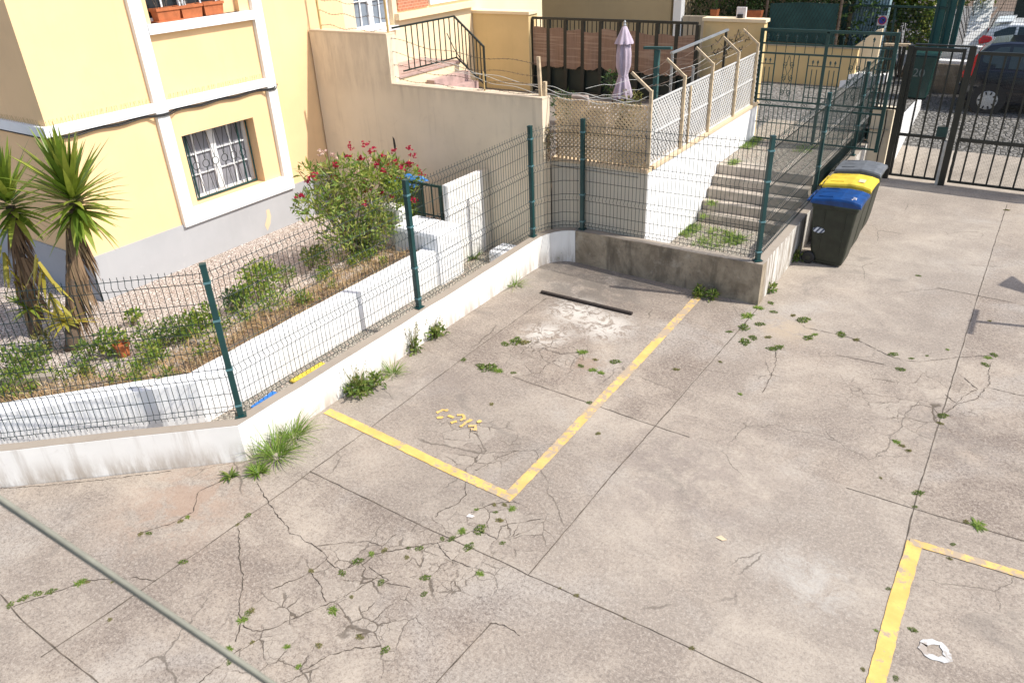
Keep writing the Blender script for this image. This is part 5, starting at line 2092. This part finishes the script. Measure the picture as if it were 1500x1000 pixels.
def shrub(name, label, cat, base, blobs, n, ln, w, mat, stems=5, flowers=(), extra=(), group=None):
    base = Vector(base)
    t = thing(name, tuple(base), label, cat, group)
    mb = MB()
    for c, r in blobs:
        for k in range(stems):
            e = Vector(c) + Vector((U(-1, 1) * r[0], U(-1, 1) * r[1], U(-.4, .9) * r[2])) * .8
            s0 = base + Vector((U(-.06, .06), U(-.06, .06), -.03))
            m_ = s0.lerp(e, .5) + Vector((U(-.06, .06), U(-.06, .06), U(0, .1)))
            th = .004 + .012 * min(1, (e - s0).length / 1.2)
            mb.tube([s0, m_, e], [th, th * .7, th * .35], 5)
    mb.build('stems', L['stem'], t)
    lf = MB()
    leaf_cloud(lf, blobs, n, ln, w)
    lf.build('leaves', L[mat], t, fix=False)
    for mt, nn, bl, l_, w_, m2 in extra:
        lf = MB()
        leaf_cloud(lf, bl, nn, l_, w_)
        lf.build('leaves', L[m2], t, fix=False)
    for mt, pts, nn in flowers:
        lf = MB()
        for p, r in pts:
            for k in range(nn):
                q = Vector(p) + rdir() * r * U(.2, 1)
                for j in range(5):
                    leaf(lf, q, rdir(-.2, 1), .036, .030, .1)
        lf.build('blossoms', L[mt], t, fix=False)
    return t


ox = -8.35
def OB(px, py, dx, ry, rz, rx=.38):
    p = XP(px, py, ox + dx)
    return ((p.x, p.y, p.z), (rx, ry, rz))
ob = [OB(500, 258, 0, .50, .26), OB(555, 248, .05, .42, .22), OB(590, 262, .05, .34, .22), OB(465, 300, .1, .34, .24), OB(520, 300, .1, .50, .26), OB(575, 305, .1, .38, .26), OB(455, 250, 0, .22, .12, .2), OB(500, 345, .25, .36, .18), OB(548, 330, .25, .34, .2)]
fl = [((XP(px, py, ox + U(-.1, .3))), .07) for px, py in ((512, 214), (535, 212), (545, 222), (560, 228), (575, 222), (598, 218), (582, 238), (590, 246), (603, 240), (612, 248), (568, 243), (555, 238), (505, 268), (520, 285), (537, 280), (452, 265), (460, 258), (440, 290), (575, 260), (585, 262), (605, 228), (490, 262), (530, 300), (618, 255))]
for c_, r_ in ob[:3] + ob[4:6]:
    for _ in range(3):
        d_ = rdir(.2, 1)
        d_.x = abs(d_.x)
        fl.append((Vector(c_) + Vector((d_.x * r_[0], d_.y * r_[1], d_.z * r_[2])) * 1.02, .05))
fp = [((XP(px, py, ox + .2)), .07) for px, py in ((470, 224), (543, 236), (522, 250), (532, 262), (552, 262), (488, 230))]
fy_ = [OB(520, 252, .3, .12, .07, .12), OB(575, 272, .3, .22, .16, .15), OB(545, 260, .3, .2, .1, .15), OB(600, 300, .2, .12, .3, .15)]
shrub('oleander', 'big oleander bush with crimson blossoms beside the blue covered box', 'flowering bush', gpt(530, 372), ob, 3700, .125, .030, 'bush', 5,
      [('red', fl, 7), ('palep', fp, 7)], [(None, 600, fy_, .07, .035, 'bright')])

bed = [('shrub', 'sprawling dull green shrub between yucca foot and terracotta pot', (128, 528), [(125, 512, .16, .11)], 200, .06, .03, 'weed'),
       ('shrub', 'low mixed green shrub above the sunken cement block', (268, 500), [(258, 478, .2, .13), (272, 488, .14, .1)], 380, .055, .028, 'weed'),
       ('shrub', 'small bright shrub between the fence post and the bushy round leaved shrub', (352, 452), [(352, 432, .16, .13)], 260, .06, .034, 'bright'),
       ('shrub', 'thin green shrub right of the bushy round leaved shrub', (420, 420), [(418, 402, .16, .12)], 220, .07, .02, 'weed'),
       ('shrub', 'tiny succulent rosette in the dry grass near the left edge', (128, 552), [(128, 545, .08, .06)], 60, .09, .03, 'moss'),
       ('shrub', 'olive shrub against the oleander stems on the wall side', (545, 375), [(548, 358, .2, .12)], 260, .06, .026, 'bush'),
       ('shrub', 'bushy green shrub with small round leaves in the middle of the garden bed', (380, 440), [(382, 408, .30, .26)], 750, .065, .035, 'bright'),
       ('shrub', 'low wide dark green shrub at the left edge of the garden bed', (35, 552), [(20, 530, .40, .16), (45, 522, .22, .14)], 800, .06, .035, 'weed'),
       ('shrub', 'reddish twiggy succulent rosettes behind the yucca foot', (62, 520), [(62, 500, .14, .16)], 160, .07, .03, 'moss'),
       ('shrub', 'small leafy seedling standing alone on the gravel', (197, 478), [(195, 463, .10, .09)], 70, .08, .045, 'bright'),
       ('shrub', 'leafy shrub beside the small terracotta pot', (160, 520), [(162, 500, .20, .16)], 300, .07, .04, 'bright'),
       ('shrub', 'loose dark shrub between the terracotta pot and the fence post', (228, 510), [(215, 492, .26, .16), (245, 495, .2, .16)], 520, .06, .024, 'weed'),
       ('shrub', 'yellow green shrub just left of the near fence post', (298, 485), [(300, 462, .20, .15), (280, 470, .15, .12)], 420, .06, .035, 'bright'),
       ('shrub', 'dark narrow leaved shrub right of the near fence post', (342, 462), [(342, 440, .16, .18)], 300, .07, .02, 'dark'),
       ('shrub', 'small green shrub under the oleander, near its left edge', (458, 395), [(462, 375, .24, .16)], 420, .06, .03, 'bush'),
       ('shrub', 'leggy olive shrub right in front of the oleander trunk', (500, 385), [(520, 360, .2, .12)], 260, .06, .03, 'bright')]
for nm, lab, bp, bl, n, ln, w, mt in bed:
    b = gpt(*bp)
    bb = []
    for px, py, rr, rz in bl:
        q = XP(px, py, b.x + U(-.05, .1))
        bb.append(((q.x, q.y, q.z), (rr, rr, rz)))
    shrub(nm, lab, 'shrub', b, bb, n, ln, w, mt, 4)

# dry grass along the retaining wall
dm = MB()
for i in range(26000):
    y = U(.2, 8.15)
    xx = diag_at(y) - abs(U(-1, 1)) ** 1.7 * .85 - .02
    clump = .5 + .5 * math.sin(y * 9.3 + xx * 6 + 1.3 * math.sin(y * 2.3)) * math.sin(y * 4.1 - xx * 11)
    if U(0, 1) > .05 + .8 * clump:
        continue
    a = U(0, 6.283)
    tall = U(0, 1) < .16
    blade(dm, (xx, y, gz(xx) + U(.045, .075)), (math.cos(a), math.sin(a), U(.5, 2.) if tall else U(.0, .6)), U(.10, .26) if tall else U(.06, .16), U(.005, .009), U(.2, 1.2), 2)
o = dm.build('dry_grass', L['dry'], fix=False, kind='stuff')
o['label'] = 'dry straw coloured grass along the garden wall'

# low green ground cover scattered through the bed
gm2 = MB()
for i in range(75):
    y = U(.3, 8.0)
    xx = diag_at(y) - U(.25, 1.15)
    rr = U(.06, .17)
    leaf_cloud(gm2, [((xx, y, gz(xx) + .05 + rr * .6), (rr, rr * 1.2, rr * .9))], int(26 + rr * 260), U(.045, .08), U(.018, .035), .3)
    for k in range(5):
        a = U(0, 6.283)
        blade(gm2, (xx, y, gz(xx) + .04), (math.cos(a) * .4, math.sin(a) * .4, 1), U(.12, .3), .012, .5, 2)
o = gm2.build('ground_cover', L['bright'], fix=False, kind='stuff')
o['label'] = 'low mixed green ground cover scattered through the garden bed'

# weeds along the parapet foot
def tall_weed(px, py, r, h, label, n=90, stalks=12, mat='weed'):
    p = G(px, py)
    t = thing('weed', tuple(p), label, 'weed')
    lf = MB()
    leaf_cloud(lf, [((p.x, p.y, h * .32), (r, r * 1.2, h * .30)), ((p.x + .02, p.y, .08), (r * 1.1, r * 1.3, .07))], n, .075, .032, .2)
    lf.build('leaves', L[mat], t, fix=False)
    st2 = MB()
    hd2 = MB()
    for k in range(stalks):
        a = U(0, 6.283)
        e = Vector((p.x + math.cos(a) * r * U(.3, 1.1), p.y + math.sin(a) * r * U(.3, 1.3), h * U(.7, 1.25)))
        st2.tube([(p.x + U(-.04, .04), p.y + U(-.04, .04), 0), ((p.x + e.x) / 2, (p.y + e.y) / 2, e.z * .6), e], [.004, .003, .002], 4)
        for q in range(3):
            leaf(hd2, e - Vector((0, 0, .03 * q)), rdir(-.2, 1), .03, .016)
    st2.build('stalks', L['stem'] if stalks > 20 else L['moss'], t, fix=False)
    hd2.build('seed_heads', L['moss'], t, fix=False)
    return t


tall_weed(524, 578, .16, .34, 'dense leafy weed with tall flower stalks at the foot of the white parapet', 260, 16)
tall_weed(548, 566, .12, .22, 'lower leafy weed just right of the tall stalked weed by the parapet', 120, 4)
tall_weed(608, 516, .09, .36, 'thin weed with many bare seed stalks below the second fence post', 70, 14)
tall_weed(638, 494, .13, .30, 'leafy weed with seed stalks against the parapet, next to the thin one', 170, 9)
tall_weed(1127, 428, .07, .16, 'pale weed at the corner of the streaked side parapet', 60, 2)
tall_weed(1163, 382, .10, .26, 'green weed between the side parapet and the blue lidded bin', 120, 5)
tall_weed(1022, 434, .08, .14, 'dark green weed where the long yellow line meets the grey wall', 110, 0)
tall_weed(1042, 438, .07, .09, 'flat green weed right of the yellow line end at the grey wall', 80, 0)
tall_weed(832, 376, .06, .30, 'small vine growing up the corner of grey wall and curved parapet', 60, 3, 'dark')
tall_weed(815, 380, .05, .12, 'little pale weed in the inner bend of the curved parapet', 24, 2)


def grass_clump(px, py, r, n, h, label, w=.009, mat='grass', spread=.9):
    p = G(px, py)
    mb = MB()
    tuft(mb, p, r, n, h, w, spread, 1.1)
    return tag(mb.build('grass_clump', L[mat], fix=False), label, 'grass')


grass_clump(405, 668, .16, 150, .42, 'long bladed grass clump leaning out from the parapet corner')
grass_clump(430, 640, .14, 110, .40, 'second long bladed grass clump, right of the parapet corner')
grass_clump(575, 548, .10, 60, .24, 'short grey green grass clump right of the leafy weeds')
grass_clump(755, 418, .09, 50, .28, 'wispy grass clump at the parapet foot near the third fence post')
grass_clump(378, 692, .09, 110, .14, 'bright low grass clump on the concrete before the parapet corner', .014)
p = G(338, 697)
mb = MB()
tuft(mb, p, .03, 26, .13, .03, 1.2, 1.0)
tag(mb.build('rosette_weed', L['weed'], fix=False), 'broad leaved rosette weed lying left of the grass clumps', 'weed')
# plants by the steps
for px, py, r, n, h, lab, z in ((1048, 350, .45, 330, .17, 'scattered grass across the pebbles below the lowest step', .13), (1030, 318, .10, 60, .10, 'small weed at the left end of the second step', .30), (1010, 338, .28, 220, .22, 'grass patch on the pebbles at the foot of the steps', .13), (1078, 352, .2, 170, .22, 'grass tufts at the right end of the lowest step', .13),
                                (1042, 298, .12, 90, .12, 'round green weed growing on a middle step', .46), (1100, 210, .4, 260, .16, 'grass strip along the white wall before the ornamental gate', .95),
                                (1075, 238, .16, 110, .12, 'low grass on the landing above the top step', .95), (1180, 218, .3, 160, .10, 'grass under the middle of the ornamental gate', .94)):
    p = G(px, py, z)
    mb = MB()
    for k in range(n):
        q = p + Vector((U(-1, 1) * r * (.5 if z < .9 or n < 200 else .25), U(-1, 1) * r, 0))
        q.x = max(-4.52, min(-2.92, q.x))
        q.z = z if not (z < .2 and q.y > 12.4) else .3
        a = U(0, 6.283)
        blade(mb, q, (math.cos(a), math.sin(a), U(.6, 1.5)), h * U(.4, 1.1), U(.01, .018), U(.4, 1.4), 2)
    tag(mb.build('grass_patch', L['grass'], fix=False), lab, 'grass')
for px, py, r, n, lab in ((690, 376, .2, 120, 'grass on the passage floor at the foot of the white slab'), (728, 347, .12, 60, 'weeds between white slab and beige wall')):
    p = G(px, py, .02)
    mb = MB()
    tuft(mb, p, r, n, .18, .014, 1., 1.)
    tag(mb.build('grass_patch', L['grass'], fix=False), lab, 'grass')
# dry plant hanging at the end of the beige wall
q = YP(803, 215, 10.12)
shrub('wall_plant', 'dry brown plant hanging from the lattice corner post', 'plant', (q.x, q.y, 2.0), [((q.x, q.y - .02, 1.98), (.12, .10, .20)), ((q.x + .03, q.y - .05, 1.72), (.22, .10, .14))], 330, .06, .014, 'yuccadead', 12,
      (), [(None, 150, [((q.x, q.y - .04, 1.95), (.12, .1, .2))], .05, .014, 'moss')])
for k, (px, py, rr, mt, lab) in enumerate(((828, 150, .30, 'dark', 'dark leafy plant on the terrace at the left of the cushions'), (925, 150, .24, 'moss', 'olive plant on the terrace under the parasol'), (900, 120, .22, 'dark', 'thin dark shrub on the terrace behind the parasol'))):
    q = YP(px, py, 12.6 + .3 * k)
    shrub('terrace_plant', lab, 'plant', (q.x, q.y, 1.5), [((q.x, q.y, q.z - .05), (rr, rr, .28))], 260, .08, .03, mt, 6)
# flowering climber across the street
p1, p2 = YP(1320, 30, 22.9), YP(1360, 45, 22.9)
cb = [((p1.x - .15, 22.9, 2.6), (.5, .4, .55)), ((p1.x + .35, 22.9, 2.75), (.55, .4, .7)), ((p2.x - .05, 22.8, 2.0), (.4, .3, .55)), ((p1.x - .1, 22.9, 3.3), (.7, .4, .5))]
fls = [(Vector(c) + Vector((U(-1, 1) * r[0], -r[1] * .9, U(-1, 1) * r[2])), .03) for c, r in cb for _ in range(16)]
shrub('flowering_climber', 'dense climber with white flowers over the street fence beside the no parking sign', 'climber', (p1.x + .2, 22.9, .8), cb, 5200, .13, .08, 'bush', 5, [('whitep', fls, 4)])
p1 = YP(1438, 8, 24.2)
shrub('garden_tree', 'leafy tree far behind the white car at the top right edge', 'tree', (p1.x, 25.5, .8), [((p1.x, 25.5, 3.2), (.9, .6, .7)), ((p1.x - .8, 25.5, 2.8), (.5, .5, .6))], 1500, .15, .08, 'bush', 5)
tag(MB().box(-1.2, 6, 27, 27.3, .5, 6).build('dark_hoarding', M['sheetgreen']), 'dark hoarding closing the view behind the white car', 'hoarding')

# ------------------------------------------------------------------ small tufts in the cracks
spots = [(524, 822, 9, 0), (544, 811, 6, 0), (563, 806, 6, 1), (501, 839, 7, 0), (558, 853, 7, 0), (598, 802, 4, 0), (596, 816, 5, 1), (614, 803, 7, 0), (623, 846, 8, 0), (662, 789, 7, 0), (648, 789, 5, 0), (687, 801, 10, 0), (677, 778, 8, 0),
         (703, 776, 12, 0), (732, 762, 7, 1), (750, 745, 7, 0), (739, 739, 5, 1), (724, 739, 5, 1), (726, 750, 4, 0), (698, 746, 4, 0), (736, 795, 5, 0), (703, 840, 7, 0), (621, 870, 6, 0), (488, 894, 8, 0), (515, 874, 4, 1), (527, 932, 7, 1), (564, 952, 8, 0), (467, 945, 6, 1), (437, 976, 5, 0),
         (420, 947, 5, 0), (456, 836, 5, 1), (845, 872, 5, 1), (820, 861, 3, 1), (915, 905, 3, 1), (1014, 949, 5, 1), (15, 886, 6, 0), (35, 876, 7, 0), (55, 869, 7, 0), (75, 866, 7, 0), (118, 853, 8, 0), (128, 852, 4, 1), (165, 852, 3, 1), (268, 823, 7, 0), (363, 755, 6, 0), (348, 768, 4, 1), (355, 908, 8, 0), (363, 898, 6, 0),
         (369, 894, 6, 1), (338, 967, 7, 0), (336, 950, 6, 0), (206, 782, 5, 1), (218, 781, 5, 0), (265, 763, 5, 1), (275, 757, 4, 0), (161, 907, 4, 1), (370, 940, 4, 1),
         (1095, 463, 10, 0), (1090, 480, 11, 0), (1103, 495, 8, 0), (1091, 501, 11, 0), (1068, 486, 5, 0), (1111, 451, 8, 0), (1129, 444, 6, 0), (1133, 457, 6, 0), (1113, 475, 8, 0), (1130, 511, 8, 0), (1140, 509, 9, 0), (1177, 469, 11, 0), (1184, 495, 9, 0), (1194, 490, 5, 0), (1162, 462, 5, 1), (1125, 494, 6, 1),
         (1232, 490, 9, 0), (1254, 498, 6, 1), (1308, 519, 7, 0), (1335, 525, 4, 0), (1319, 541, 7, 0), (1358, 521, 3, 0), (1388, 512, 3, 0), (1456, 520, 6, 0), (1447, 524, 5, 0), (1443, 534, 6, 0), (1381, 609, 8, 0), (1377, 620, 5, 1), (1313, 647, 6, 0), (1322, 653, 5, 1), (1331, 660, 5, 1), (1345, 722, 8, 0), (1340, 742, 4, 0), (1432, 769, 11, 0), (1415, 764, 5, 1),
         (1396, 797, 4, 0), (1391, 818, 4, 1), (1337, 922, 6, 0), (1301, 862, 4, 0), (1283, 923, 3, 0), (1264, 980, 4, 1), (1312, 993, 5, 0), (1084, 577, 4, 0), (1290, 700, 3, 1), (715, 539, 15, 0), (705, 536, 9, 0), (729, 543, 9, 0), (752, 546, 5, 0), (756, 500, 13, 0), (768, 502, 10, 1), (740, 504, 8, 0), (679, 527, 6, 0),
         (853, 516, 9, 0), (901, 530, 9, 0), (872, 527, 5, 1), (851, 536, 6, 0), (868, 542, 7, 0), (880, 546, 6, 0), (864, 590, 6, 0), (990, 541, 6, 1), (1055, 530, 4, 1), (876, 635, 5, 1), (1345, 404, 4, 0), (1475, 308, 4, 1), (1450, 470, 3, 1), (690, 700, 3, 1), (720, 592, 5, 1)]
protos = {}
def proto(kind):
    t = thing('weed_tuft', (0, 0, 0), 'x', 'weed', 'weed tufts in the concrete cracks')
    mb = MB()
    for k in range(110):
        a = U(0, 6.283)
        rr = math.sqrt(U(0, 1))
        p = Vector((math.cos(a) * rr * .95, math.sin(a) * rr * .62, U(0, .25) * (1 - rr)))
        d = Vector((U(-1, 1), U(-1, 1), U(.1, 1.1)))
        if kind == 2:
            blade(mb, p * .8, d, U(.5, 1.1), .13, 1.0, 2)
        else:
            leaf(mb, p, d, U(.22, .5), U(.13, .24))
    o = mb.build('leaves', L['moss'] if kind == 1 else L['weed'] if kind == 0 else L['grass'], t, fix=False)
    return t
for k in (0, 1, 2):
    protos[k] = [proto(k) for _ in range(3)]
used = set()
LAB = {0: 'small dark green weed tuft growing in a crack of the concrete yard', 1: 'small olive brown moss tuft growing in a crack of the concrete yard', 2: 'small bright grassy tuft growing in a crack of the concrete yard'}
for i, (px, py, r, k) in enumerate(spots):
    if k == 0 and rnd.random() < .3:
        k = 2
    p = G(px, py)
    dist = (p - Vector((0, 0, CAM_H))).length
    sc = r * dist / FPX * .95
    j = i % 3
    src = protos[k][j]
    if (k, j) in used:
        o = dup(src, p, LAB[k], U(0, 6.28), sc)
        o.scale = (sc, sc, sc * .6)
    else:
        used.add((k, j))
        o = src
        o.location = p
        o.scale = (sc, sc, sc * .6)
        o.rotation_euler = (0, 0, U(0, 6.28))
        o['label'] = LAB[k]
    o['group'] = {0: 'dark weed tufts in the yard cracks', 1: 'olive moss tufts in the yard cracks', 2: 'grassy tufts in the yard cracks'}[k]
for k in protos:
    for j in range(3):
        if (k, j) not in used:
            for ch in list(protos[k][j].children):
                bpy.data.objects.remove(ch)
            bpy.data.objects.remove(protos[k][j])
# litter
p = G(683, 757)
tag(MB().add([(p.x, p.y, .006), (p.x + .06, p.y + .015, .012), (p.x + .065, p.y + .05, .007), (p.x + .005, p.y + .04, .014)], [(0, 1, 2, 3)]).build('paper_scrap', M['signwhite']), 'white paper scrap on the crazed concrete below the yellow bay corner', 'litter')
p = G(1048, 787)
tag(MB().add([(p.x, p.y, .006), (p.x + .07, p.y - .015, .010), (p.x + .10, p.y + .02, .006), (p.x + .04, p.y + .035, .02)], [(0, 1, 2, 3)]).build('dead_leaf', M['ochre']), 'single tan dead leaf lying on the open concrete', 'litter')

# post outside the right edge whose shadow falls into the yard
t = thing('yard_post', (2.2, 11.4, 0), 'tall steel post with a short cross arm standing at the right of the yard', 'post')
MB().tube([(2.25, 11.46, 0), (2.25, 11.46, 2.75)], .035, 8).build('pole', M['silver'], t)
MB().bar((2.25, 11.05, 2.72), (2.25, 11.85, 2.72), .045, .04).build('cross_arm', M['silver'], t)
mb = MB().prism([(2.55, 12.95, 2.5), (2.62, 13.3, 2.8), (2.6, 12.9, 2.95), (2.9, 12.5, 2.4)], (.03, .02, 0))
mb.build('banner', M['net'], t)

for o in bpy.data.objects:
    if '_w' in o:
        del o['_w']
